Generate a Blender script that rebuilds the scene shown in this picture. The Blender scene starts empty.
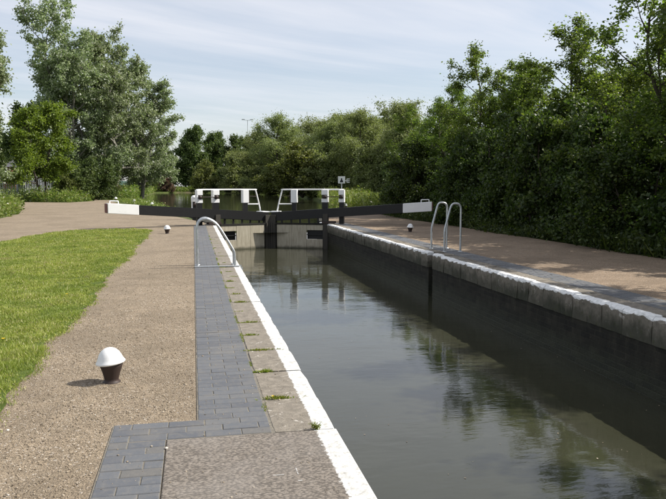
import bpy, bmesh, math, random
import numpy as np
from mathutils import Vector, Matrix, Euler

R = math.radians
scene = bpy.context.scene
COL = scene.collection

# ------------------------------------------------------------------ camera
cam_d = bpy.data.cameras.new("camera")
cam_d.sensor_width = 36.0
cam_d.lens = 36.0 * 700 / 666
cam_d.clip_start = 0.05
cam_d.clip_end = 6000
cam = bpy.data.objects.new("camera", cam_d)
COL.objects.link(cam)
cam.location = (0, 0, 1.55)
cam.rotation_euler = (R(90 - 5.18), 0, -math.atan(0.1992))
scene.camera = cam

# ------------------------------------------------------------------ light
SUN_EL = R(43)
SUN_H = Vector((1.0, -0.06)).normalized()          # horizontal direction towards the sun
sun_vec = Vector((SUN_H.x * math.cos(SUN_EL), SUN_H.y * math.cos(SUN_EL), math.sin(SUN_EL)))
sun_d = bpy.data.lights.new("sun", 'SUN')
sun_d.energy = 5.0
sun_d.angle = R(0.53)
sun_d.color = (1.0, 0.95, 0.87)
sun = bpy.data.objects.new("sun", sun_d)
COL.objects.link(sun)
sun.rotation_euler = sun_vec.to_track_quat('Z', 'Y').to_euler()

world = bpy.data.worlds.new("World")
scene.world = world
world.use_nodes = True
wn, wl = world.node_tree.nodes, world.node_tree.links
wn.clear()
w_out = wn.new("ShaderNodeOutputWorld")
w_bg = wn.new("ShaderNodeBackground")
w_bg.inputs[1].default_value = 0.098
w_sky = wn.new("ShaderNodeTexSky")
w_sky.sky_type = 'NISHITA'
w_sky.sun_disc = False
w_sky.sun_elevation = SUN_EL
w_sky.sun_rotation = math.atan2(SUN_H.x, SUN_H.y)
w_sky.air_density = 1.0
w_sky.dust_density = 1.2
w_sky.ozone_density = 1.0
w_tc = wn.new("ShaderNodeTexCoord")
w_sep = wn.new("ShaderNodeSeparateXYZ")
wl.new(w_tc.outputs["Generated"], w_sep.inputs[0])
def wmath(op, a, b=None, c=None):
    n = wn.new("ShaderNodeMath"); n.operation = op
    for i, v in enumerate((a, b, c)):
        if v is None: continue
        if isinstance(v, (int, float)): n.inputs[i].default_value = v
        else: wl.new(v, n.inputs[i])
    return n.outputs[0]
zc_ = wmath('ADD', wmath('MAXIMUM', w_sep.outputs[2], 0.0), 0.06)
px_ = wmath('DIVIDE', w_sep.outputs[0], zc_)
py_ = wmath('DIVIDE', w_sep.outputs[1], zc_)
# thin high cloud drawn out along one wind direction
ca, sa = math.cos(R(62)), math.sin(R(62))
along = wmath('ADD', wmath('MULTIPLY', px_, sa), wmath('MULTIPLY', py_, ca))
across = wmath('SUBTRACT', wmath('MULTIPLY', py_, sa), wmath('MULTIPLY', px_, ca))
def streak(su, sv, scale, detail, lo, hi, off):
    c = wn.new("ShaderNodeCombineXYZ")
    wl.new(wmath('MULTIPLY', along, su), c.inputs[0])
    wl.new(wmath('MULTIPLY', across, sv), c.inputs[1])
    c.inputs[2].default_value = off
    n = wn.new("ShaderNodeTexNoise")
    n.inputs["Scale"].default_value = scale
    n.inputs["Detail"].default_value = detail
    n.inputs["Roughness"].default_value = 0.62
    n.inputs["Distortion"].default_value = 0.8
    wl.new(c.outputs[0], n.inputs["Vector"])
    mr = wn.new("ShaderNodeMapRange")
    mr.interpolation_type = 'SMOOTHSTEP'
    mr.inputs[1].default_value = lo; mr.inputs[2].default_value = hi
    wl.new(n.outputs[0], mr.inputs[0])
    return mr.outputs[0]
s1 = streak(0.20, 0.55, 0.9, 6, 0.36, 0.70, 3.7)
s2 = streak(0.30, 1.1, 1.5, 7, 0.42, 0.78, 11.3)
veil = streak(0.16, 0.22, 0.8, 4, 0.30, 0.75, 21.0)
cl = wmath('MINIMUM', wmath('ADD', wmath('ADD', wmath('MULTIPLY', s1, 0.55), wmath('MULTIPLY', s2, 0.16)), wmath('MULTIPLY', veil, 0.36)), 0.92)
w_mix = wn.new("ShaderNodeMix"); w_mix.data_type = 'RGBA'
wl.new(wmath('ADD', wmath('MULTIPLY', cl, 0.74), 0.17), w_mix.inputs[0])
wl.new(w_sky.outputs[0], w_mix.inputs[6])
w_mix.inputs[7].default_value = (7.0, 7.0, 7.35, 1)
wl.new(w_mix.outputs[2], w_bg.inputs[0])
wl.new(w_bg.outputs[0], w_out.inputs[0])

vs = scene.view_settings
vs.view_transform = 'Standard'
vs.look = 'None'
vs.exposure = 0.50
vs.gamma = 1.0
vs.use_curve_mapping = False
scene.render.engine = 'CYCLES'
scene.cycles.max_bounces = 8
scene.cycles.transparent_max_bounces = 8

# ------------------------------------------------------------------ helpers
def tag(o, label=None, cat=None, group=None, kind=None):
    if label: o["label"] = label
    if cat: o["category"] = cat
    if group: o["group"] = group
    if kind: o["kind"] = kind
    return o

def link(name, data, parent=None, loc=None, rot=None, scale=None):
    o = bpy.data.objects.new(name, data)
    COL.objects.link(o)
    if parent is not None: o.parent = parent
    if loc is not None: o.location = loc
    if rot is not None: o.rotation_euler = rot
    if scale is not None: o.scale = scale
    return o

def empty(name, loc=(0, 0, 0), rz=0.0, scale=(1, 1, 1)):
    o = bpy.data.objects.new(name, None)
    COL.objects.link(o)
    o.empty_display_size = 0.2
    o.location = loc; o.rotation_euler = (0, 0, rz); o.scale = scale
    return o

def np_mesh(name, V, F, mat, smooth=False):
    """V (n,3) float, F (m,k) int: all faces have k corners."""
    V = np.asarray(V, dtype=np.float32); F = np.asarray(F, dtype=np.int32)
    me = bpy.data.meshes.new(name)
    m, k = F.shape
    me.vertices.add(len(V)); me.vertices.foreach_set("co", V.ravel())
    me.loops.add(m * k); me.loops.foreach_set("vertex_index", F.ravel())
    me.polygons.add(m)
    me.polygons.foreach_set("loop_start", np.arange(0, m * k, k, dtype=np.int32))
    if smooth: me.polygons.foreach_set("use_smooth", np.ones(m, dtype=bool))
    me.materials.append(mat)
    me.update(calc_edges=True)
    return me

class MB:
    """collects shapes into one mesh"""
    def __init__(self): self.v = []; self.f = []; self.sm = []
    def add(self, vs, fs, smooth=False):
        o = len(self.v)
        self.v += [tuple(p) for p in vs]
        for f in fs:
            self.f.append(tuple(i + o for i in f)); self.sm.append(smooth)
    def box(self, x0, x1, y0, y1, z0, z1, ch=0.0):
        if ch <= 0:
            vs = [(x, y, z) for z in (z0, z1) for y in (y0, y1) for x in (x0, x1)]
            self.add(vs, [(0, 2, 3, 1), (4, 5, 7, 6), (0, 1, 5, 4), (2, 6, 7, 3), (0, 4, 6, 2), (1, 3, 7, 5)])
        else:
            bm = bmesh.new(); bmesh.ops.create_cube(bm, size=1)
            for v in bm.verts:
                v.co = ((x0 + x1) / 2 + v.co.x * (x1 - x0), (y0 + y1) / 2 + v.co.y * (y1 - y0), (z0 + z1) / 2 + v.co.z * (z1 - z0))
            bmesh.ops.bevel(bm, geom=list(bm.edges), offset=ch, segments=2, affect='EDGES', profile=0.6)
            bm.verts.ensure_lookup_table(); bm.verts.index_update()
            self.add([v.co[:] for v in bm.verts], [[v.index for v in f.verts] for f in bm.faces]); bm.free()
    def hexa(self, c):                       # eight corners: bottom ring 0-3, top ring 4-7
        self.add(c, [(3, 2, 1, 0), (4, 5, 6, 7), (0, 1, 5, 4), (1, 2, 6, 5), (2, 3, 7, 6), (3, 0, 4, 7)])
    def tube(self, pts, r, seg=8, caps=True):
        pts = [Vector(p) for p in pts]
        n = len(pts)
        rs = r if isinstance(r, (list, tuple)) else [r] * n
        t0 = (pts[1] - pts[0]).normalized()
        up = Vector((0, 0, 1)) if abs(t0.z) < 0.9 else Vector((1, 0, 0))
        u = t0.cross(up).normalized()
        vs = []
        for i, p in enumerate(pts):
            if i == 0: t = pts[1] - pts[0]
            elif i == n - 1: t = pts[-1] - pts[-2]
            else: t = (pts[i + 1] - p).normalized() + (p - pts[i - 1]).normalized()
            t.normalize()
            u = (u - t * u.dot(t)).normalized()
            w = t.cross(u)
            for k in range(seg):
                a = 2 * math.pi * k / seg
                vs.append(p + (u * math.cos(a) + w * math.sin(a)) * rs[i])
        fs = [(i * seg + k, i * seg + (k + 1) % seg, (i + 1) * seg + (k + 1) % seg, (i + 1) * seg + k) for i in range(n - 1) for k in range(seg)]
        self.add(vs, fs, True)
        if caps: self.add([v for v in vs[:seg]], [tuple(range(seg - 1, -1, -1))]); self.add([v for v in vs[-seg:]], [tuple(range(seg))])
    def lathe(self, prof, seg=28, centre=(0, 0, 0), M=None):
        vs = []
        for r, z in prof:
            for k in range(seg):
                a = 2 * math.pi * k / seg
                p = Vector((r * math.cos(a), r * math.sin(a), z))
                if M is not None: p = M @ p
                vs.append(p + Vector(centre))
        n = len(prof)
        fs = [(i * seg + k, i * seg + (k + 1) % seg, (i + 1) * seg + (k + 1) % seg, (i + 1) * seg + k) for i in range(n - 1) for k in range(seg)]
        self.add(vs, fs, True)
    def mesh(self, name, mat):
        me = bpy.data.meshes.new(name)
        me.from_pydata(self.v, [], self.f)
        me.polygons.foreach_set("use_smooth", self.sm)
        me.materials.append(mat); me.update()
        return me
    def build(self, name, mat, parent=None):
        return link(name, self.mesh(name, mat), parent)

def bezier_pts(pts, n=6):
    """Catmull-Rom through pts"""
    P = [Vector(p) for p in pts]
    P = [P[0] * 2 - P[1]] + P + [P[-1] * 2 - P[-2]]
    out = []
    for i in range(1, len(P) - 2):
        for k in range(n):
            t = k / n
            out.append(0.5 * ((2 * P[i]) + (P[i + 1] - P[i - 1]) * t + (2 * P[i - 1] - 5 * P[i] + 4 * P[i + 1] - P[i + 2]) * t * t + (3 * P[i] - P[i - 1] - 3 * P[i + 1] + P[i + 2]) * t ** 3))
    out.append(P[-2])
    return out

# ------------------------------------------------------------------ materials
class NT:
    def __init__(self, name):
        self.m = bpy.data.materials.new(name); self.m.use_nodes = True
        self.n = self.m.node_tree.nodes; self.l = self.m.node_tree.links
        self.b = self.n["Principled BSDF"]; self.out = self.n["Material Output"]
        self.b.inputs["Specular IOR Level"].default_value = 0.35
    def put(self, sock, v):
        if hasattr(v, "links") or hasattr(v, "is_linked"): self.l.new(v, sock)
        elif isinstance(v, (tuple, list)) and len(v) == 3 and len(sock.default_value) == 4: sock.default_value = (*v, 1)
        else: sock.default_value = v
    def pos(self):
        return self.n.new("ShaderNodeNewGeometry").outputs["Position"]
    def obj(self):
        return self.n.new("ShaderNodeTexCoord").outputs["Object"]
    def scaled(self, vec, s):
        m = self.n.new("ShaderNodeMapping"); m.inputs["Scale"].default_value = s
        self.l.new(vec, m.inputs[0]); return m.outputs[0]
    def noise(self, vec, scale, detail=5, rough=0.6, dist=0.0):
        n = self.n.new("ShaderNodeTexNoise")
        self.l.new(vec, n.inputs["Vector"])
        n.inputs["Scale"].default_value = scale; n.inputs["Detail"].default_value = detail
        n.inputs["Roughness"].default_value = rough; n.inputs["Distortion"].default_value = dist
        return n.outputs[0]
    def vor(self, vec, scale, feature='F1', out="Distance", rnd=1.0):
        n = self.n.new("ShaderNodeTexVoronoi"); n.feature = feature
        self.l.new(vec, n.inputs["Vector"]); n.inputs["Scale"].default_value = scale
        n.inputs["Randomness"].default_value = rnd
        return n.outputs[out]
    def math(self, op, a, b=None, c=None):
        n = self.n.new("ShaderNodeMath"); n.operation = op
        for i, v in enumerate((a, b, c)):
            if v is not None: self.put(n.inputs[i], v)
        return n.outputs[0]
    def rng(self, v, a, b, c=0.0, d=1.0, smooth=True):
        n = self.n.new("ShaderNodeMapRange")
        if smooth: n.interpolation_type = 'SMOOTHSTEP'
        self.put(n.inputs[0], v)
        for i, x in enumerate((a, b, c, d)): self.put(n.inputs[1 + i], x)
        return n.outputs[0]
    def ramp(self, v, stops):
        n = self.n.new("ShaderNodeValToRGB"); e = n.color_ramp.elements
        while len(e) < len(stops): e.new(0.5)
        for s, (p, c) in zip(e, stops): s.position = p; s.color = (*c, 1)
        self.put(n.inputs[0], v); return n.outputs[0]
    def mix(self, f, a, b, mode='MIX'):
        n = self.n.new("ShaderNodeMix"); n.data_type = 'RGBA'; n.blend_type = mode
        self.put(n.inputs[0], f); self.put(n.inputs[6], a); self.put(n.inputs[7], b)
        return n.outputs[2]
    def sep(self, v):
        n = self.n.new("ShaderNodeSeparateXYZ"); self.l.new(v, n.inputs[0]); return n.outputs
    def bump(self, h, strength, dist, normal=None):
        n = self.n.new("ShaderNodeBump"); n.inputs["Strength"].default_value = strength; n.inputs["Distance"].default_value = dist
        self.put(n.inputs["Height"], h)
        if normal is not None: self.l.new(normal, n.inputs["Normal"])
        return n.outputs[0]
    def island(self):
        return self.n.new("ShaderNodeNewGeometry").outputs["Random Per Island"]
    def objrand(self):
        return self.n.new("ShaderNodeObjectInfo").outputs["Random"]
    def set(self, color=None, rough=None, normal=None, metallic=None, spec=None):
        if color is not None: self.put(self.b.inputs["Base Color"], color)
        if rough is not None: self.put(self.b.inputs["Roughness"], rough)
        if normal is not None: self.l.new(normal, self.b.inputs["Normal"])
        if metallic is not None: self.put(self.b.inputs["Metallic"], metallic)
        if spec is not None: self.put(self.b.inputs["Specular IOR Level"], spec)
        return self.m

M = {}

def mat_gravel(name, tint, dark):
    t = NT(name); p = t.pos()
    cell = t.vor(p, 92, out="Color")
    g = t.sep(cell)
    d = t.vor(p, 92)
    c = t.ramp(g[0], [(0.0, tuple(x * 0.42 for x in tint)), (0.35, tuple(x * 0.8 for x in tint)), (0.7, tint), (0.93, tuple(x * 1.25 for x in tint)), (1.0, (0.62, 0.57, 0.5))])
    fine = t.noise(p, 240, 3)
    c = t.mix(t.rng(fine, 0.3, 0.7, 0.0, 0.35), c, dark)
    big = t.noise(p, 0.55, 6, 0.65, 0.4)
    c = t.mix(t.rng(big, 0.40, 0.66, 0.0, 0.7), c, tuple(x * 0.55 for x in tint))
    mid = t.noise(p, 3.4, 5, 0.7)
    c = t.mix(t.rng(mid, 0.45, 0.75, 0.0, 0.4), c, tuple(min(1, x * 1.2) for x in tint))
    # fine dust ridges run with the path
    h = t.math('SUBTRACT', t.math('MULTIPLY', fine, 0.35), t.math('MULTIPLY', d, 1.2))
    n = t.bump(h, 0.9, 0.006)
    n2 = t.bump(t.noise(p, 6, 4), 0.35, 0.03, n)
    return t.set(c, 0.9, n2, spec=0.25)
M['gravel'] = mat_gravel("path_gravel", (0.295, 0.235, 0.165), (0.08, 0.062, 0.044))
M['gravel_far'] = mat_gravel("towpath_gravel", (0.30, 0.225, 0.155), (0.10, 0.07, 0.05))

def mat_earth():
    t = NT("rough_grass_ground"); p = t.pos()
    c = t.ramp(t.noise(p, 1.3, 7, 0.7), [(0.3, (0.045, 0.06, 0.018)), (0.5, (0.07, 0.095, 0.025)), (0.72, (0.11, 0.115, 0.04))])
    c = t.mix(t.rng(t.noise(p, 0.21, 4), 0.5, 0.7), c, (0.12, 0.1, 0.06))
    return t.set(c, 0.95, t.bump(t.noise(p, 9, 5), 0.8, 0.08), spec=0.2)
M['earth'] = mat_earth()

def mat_lawn():
    t = NT("lawn_soil"); p = t.pos()
    c = t.ramp(t.noise(p, 5, 7, 0.75), [(0.3, (0.05, 0.07, 0.015)), (0.55, (0.085, 0.12, 0.025)), (0.75, (0.14, 0.14, 0.05))])
    return t.set(c, 0.95, t.bump(t.noise(p, 60, 4), 0.9, 0.02), spec=0.15)
M['lawn'] = mat_lawn()

def mat_brick_blue():
    t = NT("blue_engineering_brick"); p = t.pos()
    r = t.math('FRACT', t.math('ADD', t.island(), t.math('MULTIPLY', t.objrand(), 7.31)))
    c = t.ramp(r, [(0.0, (0.086, 0.091, 0.102)), (0.4, (0.096, 0.102, 0.113)), (0.75, (0.107, 0.113, 0.123)), (0.95, (0.118, 0.120, 0.123)), (1.0, (0.115, 0.110, 0.102))])
    n1 = t.noise(p, 22, 6, 0.7)
    c = t.mix(t.rng(n1, 0.42, 0.75, 0.0, 0.5), c, (0.18, 0.168, 0.148))
    c = t.mix(t.rng(t.noise(p, 90, 3), 0.5, 0.8, 0.0, 0.45), c, (0.07, 0.07, 0.07))
    c = t.mix(t.rng(t.noise(p, 2.1, 5), 0.48, 0.7, 0.0, 0.35), c, (0.175, 0.162, 0.14))
    return t.set(c, t.rng(n1, 0.3, 0.7, 0.5, 0.85), t.bump(t.noise(p, 130, 4, 0.7), 0.5, 0.003), spec=0.4)
M['brick'] = mat_brick_blue()

def mat_joint():
    t = NT("sandy_joint_bed"); p = t.pos()
    c = t.ramp(t.noise(p, 30, 6, 0.7), [(0.3, (0.12, 0.11, 0.092)), (0.6, (0.20, 0.182, 0.15)), (0.8, (0.14, 0.14, 0.07))])
    return t.set(c, 0.95, t.bump(t.noise(p, 180, 3), 0.7, 0.004), spec=0.2)
M['joint'] = mat_joint()

def mat_slab():
    t = NT("stamped_concrete"); p = t.pos()
    c = t.ramp(t.noise(p, 18, 7, 0.72), [(0.28, (0.145, 0.124, 0.103)), (0.5, (0.205, 0.178, 0.15)), (0.75, (0.275, 0.243, 0.21))])
    pit = t.vor(t.scaled(p, (1.0, 1.9, 1.0)), 48)
    c = t.mix(t.rng(pit, 0.42, 0.62, 0.0, 0.7), c, (0.07, 0.062, 0.054))
    c = t.mix(t.rng(t.noise(p, 2.2, 5), 0.4, 0.7, 0.0, 0.3), c, (0.25, 0.23, 0.21))
    h = t.math('ADD', t.math('MULTIPLY', pit, -1.0), t.math('MULTIPLY', t.noise(p, 210, 4), 0.4))
    wob = t.math('MULTIPLY', t.math('SUBTRACT', t.noise(p, 34, 5, 0.75), 0.5), 0.085)
    m = t.rng(t.math('ADD', t.sep(p)[0], wob), 0.737, 0.743)
    m = t.math('MULTIPLY', m, t.math('SUBTRACT', 1.0, t.math('MULTIPLY', t.rng(t.noise(p, 60, 6, 0.8), 0.68, 0.74), 0.85)))
    c = t.mix(m, c, t.ramp(t.noise(p, 20, 6), [(0.3, (0.36, 0.35, 0.32)), (0.45, (0.50, 0.495, 0.47)), (0.7, (0.62, 0.62, 0.61))]))
    return t.set(c, 0.9, t.bump(h, 0.7, 0.006), spec=0.25)
M['slab'] = mat_slab()

def mat_coping(name, side):
    """stone with a worn white painted edge: the band is on the chamber side of X"""
    t = NT(name); p = t.pos(); s = t.sep(p)
    r = t.objrand()
    c = t.ramp(t.noise(p, 13, 8, 0.72), [(0.25, (0.10, 0.088, 0.072)), (0.48, (0.19, 0.167, 0.135)), (0.72, (0.29, 0.255, 0.21))])
    c = t.mix(t.math('MULTIPLY', r, 0.4), c, (0.20, 0.18, 0.15))
    c = t.mix(t.rng(t.noise(p, 75, 4, 0.7), 0.5, 0.78, 0.0, 0.6), c, (0.09, 0.078, 0.06))
    lich = t.rng(t.noise(p, 9, 6, 0.75, 0.6), 0.60, 0.66)
    c = t.mix(t.math('MULTIPLY', lich, 0.75), c, (0.55, 0.52, 0.47))
    wob = t.math('ADD', t.math('MULTIPLY', t.math('SUBTRACT', t.noise(p, 40, 5, 0.75), 0.5), 0.055), t.math('MULTIPLY', t.math('SUBTRACT', t.noise(p, 5, 3), 0.5), 0.035))
    if side < 0:
        m = t.rng(t.math('ADD', s[0], wob), 0.742, 0.748)
    else:
        m = t.rng(t.math('ADD', s[0], wob), 5.492, 5.500, 1.0, 0.0)
        drip = t.math('MULTIPLY', t.math('SUBTRACT', t.noise(t.scaled(p, (1, 1, 0.6)), 4.5, 3, 0.5), 0.45), 0.16)
        m = t.math('MULTIPLY', m, t.rng(t.math('ADD', s[2], drip), -0.040, -0.030))
        # green-black slime and runs below the paint line
        low = t.rng(t.math('ADD', s[2], t.math('MULTIPLY', t.noise(t.scaled(p, (1, 1, 0.5)), 4, 6, 0.7), 0.5)), 0.24, -0.02)
        c = t.mix(t.math('MULTIPLY', low, t.math('ADD', 0.68, t.math('MULTIPLY', r, 0.3))), c, (0.035, 0.038, 0.025))
        c = t.mix(t.math('MULTIPLY', t.rng(t.noise(p, 11, 5), 0.55, 0.7), 0.5), c, (0.05, 0.06, 0.02))
    wear = t.rng(t.noise(p, 42, 7, 0.85), 0.65 if side > 0 else 0.655, 0.74 if side > 0 else 0.73)
    m = t.math('MULTIPLY', m, t.math('SUBTRACT', 1.0, t.math('MULTIPLY', wear, 0.85)))
    paint = t.ramp(t.noise(p, 20, 6), [(0.3, (0.36, 0.35, 0.32)), (0.45, (0.52, 0.515, 0.49)), (0.7, (0.66, 0.66, 0.65))] if side < 0 else [(0.3, (0.56, 0.56, 0.54)), (0.45, (0.72, 0.72, 0.70)), (0.7, (0.84, 0.84, 0.83))])  # right edge gets a lighter white than the left, to offset its shade
    c = t.mix(m, c, paint)
    h = t.math('ADD', t.noise(p, 70, 6, 0.7), t.math('MULTIPLY', m, 0.25))
    n = t.bump(h, t_strength(0.6), 0.008)
    return t.set(c, 0.85, t.bump(t.noise(p, 11, 4), 0.4, 0.03, n), spec=0.3)
def t_strength(v): return v
M['coping_l'] = mat_coping("left_coping_stone", -1)
M['coping_r'] = mat_coping("right_coping_stone", 1)

def mat_wall():
    t = NT("wet_lock_wall"); p = t.pos(); s = t.sep(p)
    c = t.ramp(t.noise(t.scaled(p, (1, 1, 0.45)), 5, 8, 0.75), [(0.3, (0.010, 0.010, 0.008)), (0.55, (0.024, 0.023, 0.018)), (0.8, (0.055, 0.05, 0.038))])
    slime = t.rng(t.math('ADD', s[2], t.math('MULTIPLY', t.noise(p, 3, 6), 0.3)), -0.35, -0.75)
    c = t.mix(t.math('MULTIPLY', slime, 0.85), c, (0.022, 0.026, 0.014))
    cb = t.n.new("ShaderNodeCombineXYZ"); t.l.new(s[1], cb.inputs[0]); t.l.new(s[2], cb.inputs[1])
    bt = t.n.new("ShaderNodeTexBrick"); t.l.new(cb.outputs[0], bt.inputs["Vector"])
    for k_, v_ in (("Scale", 1.0), ("Mortar Size", 0.008), ("Mortar Smooth", 0.3), ("Brick Width", 0.235), ("Row Height", 0.082)): bt.inputs[k_].default_value = v_
    bt.inputs["Color1"].default_value = (0.6, 0.6, 0.6, 1); bt.inputs["Color2"].default_value = (1.5, 1.42, 1.3, 1); bt.inputs["Mortar"].default_value = (1.5, 1.45, 1.3, 1)
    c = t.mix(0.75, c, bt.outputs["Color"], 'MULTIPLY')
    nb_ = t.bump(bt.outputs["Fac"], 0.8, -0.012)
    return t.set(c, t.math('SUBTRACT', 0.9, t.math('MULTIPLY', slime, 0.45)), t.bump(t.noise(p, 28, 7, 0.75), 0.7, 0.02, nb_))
M['wall'] = mat_wall()

def mat_water(name, body, bscale, bstr, rough):
    t = NT(name); p = t.pos()
    murk = t.noise(p, 0.6, 5, 0.6, 0.5)
    c = t.mix(t.rng(murk, 0.3, 0.7, 0.0, 0.5), body, tuple(x * 0.7 for x in body))
    scum = t.rng(t.noise(p, 14, 7, 0.8, 0.8), 0.735, 0.76)
    c = t.mix(t.math('MULTIPLY', scum, 0.35), c, (0.35, 0.34, 0.25))
    w1 = t.noise(t.scaled(p, (1.0, 2.3, 1.0)), bscale, 4, 0.55, 0.3)
    w2 = t.noise(t.scaled(p, (1.0, 1.8, 1.0)), bscale * 0.22, 3, 0.5, 0.2)
    amp = t.rng(t.noise(p, 0.23, 3), 0.35, 0.65, 0.25, 1.0)
    h = t.math('MULTIPLY', t.math('ADD', w1, t.math('MULTIPLY', w2, 3.2)), amp)
    t.b.inputs["IOR"].default_value = 1.5
    return t.set(c, rough, t.bump(h, bstr, 0.02), spec=0.5)
M['water_low'] = mat_water("murky_lock_water", (0.038, 0.039, 0.024), 5.0, 0.135, 0.03)
M['water_up'] = mat_water("canal_water", (0.040, 0.044, 0.024), 2.6, 0.10, 0.05)

def mat_paint(name, col, rough=0.5, dirt=(0.2, 0.17, 0.13), amount=0.35, scale=14):
    t = NT(name); p = t.obj()
    n1 = t.noise(p, scale, 7, 0.75)
    c = t.mix(t.rng(n1, 0.55, 0.8, 0.0, amount), col, dirt)
    c = t.mix(t.rng(t.noise(p, scale * 0.25, 4), 0.4, 0.7, 0.0, amount * 0.5), c, tuple(x * 0.8 for x in col))
    return t.set(c, rough, t.bump(t.noise(p, scale * 6, 4), 0.25, 0.004), spec=0.4)
M['white'] = mat_paint("white_gate_paint", (0.82, 0.82, 0.81), 0.5, (0.32, 0.30, 0.27), 0.3)
M['chalk'] = mat_paint("white_chalk", (0.42, 0.41, 0.39), 0.9, (0.14, 0.13, 0.115), 1.0, 90)
M['white_cap'] = mat_paint("white_bollard_paint", (0.76, 0.76, 0.75), 0.5, (0.34, 0.27, 0.22), 0.55, 30)
M['black'] = mat_paint("black_gate_paint", (0.009, 0.009, 0.0095), 0.5, (0.07, 0.062, 0.052), 0.45)
M['rusty'] = mat_paint("rusty_dark_iron", (0.035, 0.022, 0.018), 0.6, (0.13, 0.045, 0.025), 0.9, 30)
M['endgrain'] = mat_paint("red_brown_end_grain", (0.20, 0.10, 0.085), 0.8, (0.08, 0.05, 0.04), 0.6, 20)
M['timber'] = mat_paint("dark_wet_timber", (0.05, 0.045, 0.036), 0.75, (0.02, 0.02, 0.016), 0.6, 9)
def mat_gatepanel():
    t = NT("pale_gate_boards"); p = t.obj(); s = t.sep(p)
    c = t.ramp(t.noise(t.scaled(p, (3.5, 3.5, 0.5)), 3.5, 7, 0.7), [(0.3, (0.28, 0.245, 0.18)), (0.55, (0.42, 0.38, 0.29)), (0.8, (0.53, 0.48, 0.385))])
    wet = t.rng(t.math('ADD', s[2], t.math('MULTIPLY', t.noise(p, 4, 5), 0.16)), -0.78, -0.92)
    c = t.mix(t.math('MULTIPLY', wet, 0.85), c, (0.045, 0.045, 0.025))
    c = t.mix(t.rng(t.noise(p, 20, 6, 0.8), 0.62, 0.72, 0, 0.6), c, (0.12, 0.095, 0.06))
    return t.set(c, 0.8, t.bump(t.noise(t.scaled(p, (6, 6, 0.6)), 8, 5), 0.4, 0.01))
M['panel'] = mat_gatepanel()
def mat_galv():
    t = NT("galvanised_tube"); p = t.obj()
    c = t.ramp(t.noise(p, 30, 5, 0.7), [(0.3, (0.38, 0.40, 0.41)), (0.7, (0.58, 0.60, 0.61))])
    return t.set(c, t.rng(t.noise(p, 18, 4), 0.3, 0.7, 0.32, 0.55), metallic=0.75)
M['galv'] = mat_galv()
M['fence_green'] = mat_paint("green_fence_paint", (0.10, 0.17, 0.145), 0.55, (0.07, 0.08, 0.07), 0.4)
M['fence_grey'] = mat_paint("grey_fence_steel", (0.38, 0.40, 0.42), 0.5, (0.14, 0.12, 0.1), 0.4)
M['sign'] = mat_paint("sign_white", (0.78, 0.78, 0.76), 0.45, (0.4, 0.4, 0.38), 0.15)
M['sign_ink'] = mat_paint("sign_black", (0.02, 0.02, 0.022), 0.5)
M['render'] = mat_paint("pale_building_wall", (0.50, 0.52, 0.55), 0.85, (0.3, 0.3, 0.3), 0.3, 2)
M['redbrick'] = mat_paint("red_building_wall", (0.28, 0.12, 0.085), 0.85, (0.16, 0.08, 0.06), 0.5, 5)
M['slate'] = mat_paint("slate_roof", (0.11, 0.11, 0.125), 0.7, (0.16, 0.15, 0.14), 0.4, 4)
M['glass'] = mat_paint("window_glass", (0.03, 0.04, 0.05), 0.08)
M['yellow'] = mat_paint("dandelion_yellow", (0.75, 0.52, 0.02), 0.7, (0.6, 0.35, 0.02), 0.4, 60)

def mat_bark(name, a, b):
    t = NT(name); p = t.obj()
    c = t.ramp(t.noise(t.scaled(p, (1, 1, 0.25)), 9, 7, 0.75), [(0.3, a), (0.7, b)])
    return t.set(c, 0.9, t.bump(t.noise(t.scaled(p, (1, 1, 0.3)), 22, 5), 0.8, 0.03), spec=0.2)
M['bark'] = mat_bark("dark_bark", (0.035, 0.03, 0.024), (0.11, 0.092, 0.07))
M['bark_pale'] = mat_bark("pale_bark", (0.10, 0.095, 0.08), (0.27, 0.255, 0.22))

def mat_leaf(name, stops, trans, tfac=0.32, rough=0.5, spec=0.35, tint=0.5, var=0.0, straw=False):
    t = NT(name)
    r = t.island()
    c = t.ramp(r, stops)
    p = t.obj()
    n = t.noise(p, tint, 3)
    o = t.objrand()
    v = t.math('ADD', 0.70 - var * .3, t.math('ADD', t.math('MULTIPLY', n, 0.42 + var), t.math('MULTIPLY', o, 0.18)))
    hs = t.n.new("ShaderNodeHueSaturation"); t.l.new(c, hs.inputs["Color"]); t.l.new(v, hs.inputs["Value"])
    t.put(hs.inputs["Hue"], t.math('ADD', 0.488, t.math('MULTIPLY', o, 0.02)))
    c = hs.outputs[0]
    if straw:
        c = t.mix(t.rng(t.noise(t.scaled(p, (1.0, 0.7, 1.0)), 2.6, 6, 0.7, 0.5), 0.56, 0.70, 0.0, 0.65), c, (0.34, 0.29, 0.17))
        c = t.mix(t.rng(t.noise(p, 0.9, 3), 0.42, 0.62, 0.0, 0.45), c, (0.13, 0.20, 0.03))
    t.set(c, rough, spec=spec)
    tr = t.n.new("ShaderNodeBsdfTranslucent")
    t.l.new(t.mix(1.0, c, trans, 'MULTIPLY'), tr.inputs[0])
    mx = t.n.new("ShaderNodeMixShader"); mx.inputs[0].default_value = tfac
    t.l.new(t.b.outputs[0], mx.inputs[1]); t.l.new(tr.outputs[0], mx.inputs[2])
    t.l.new(mx.outputs[0], t.out.inputs[0])
    return t.m
M['lf_alder'] = mat_leaf("alder_leaf", [(0.0, (0.055, 0.088, 0.017)), (0.5, (0.095, 0.14, 0.027)), (0.85, (0.145, 0.195, 0.042)), (1.0, (0.21, 0.245, 0.065))], (1.5, 1.65, 0.7), 0.48, 0.45, 0.45, 0.7)
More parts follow.
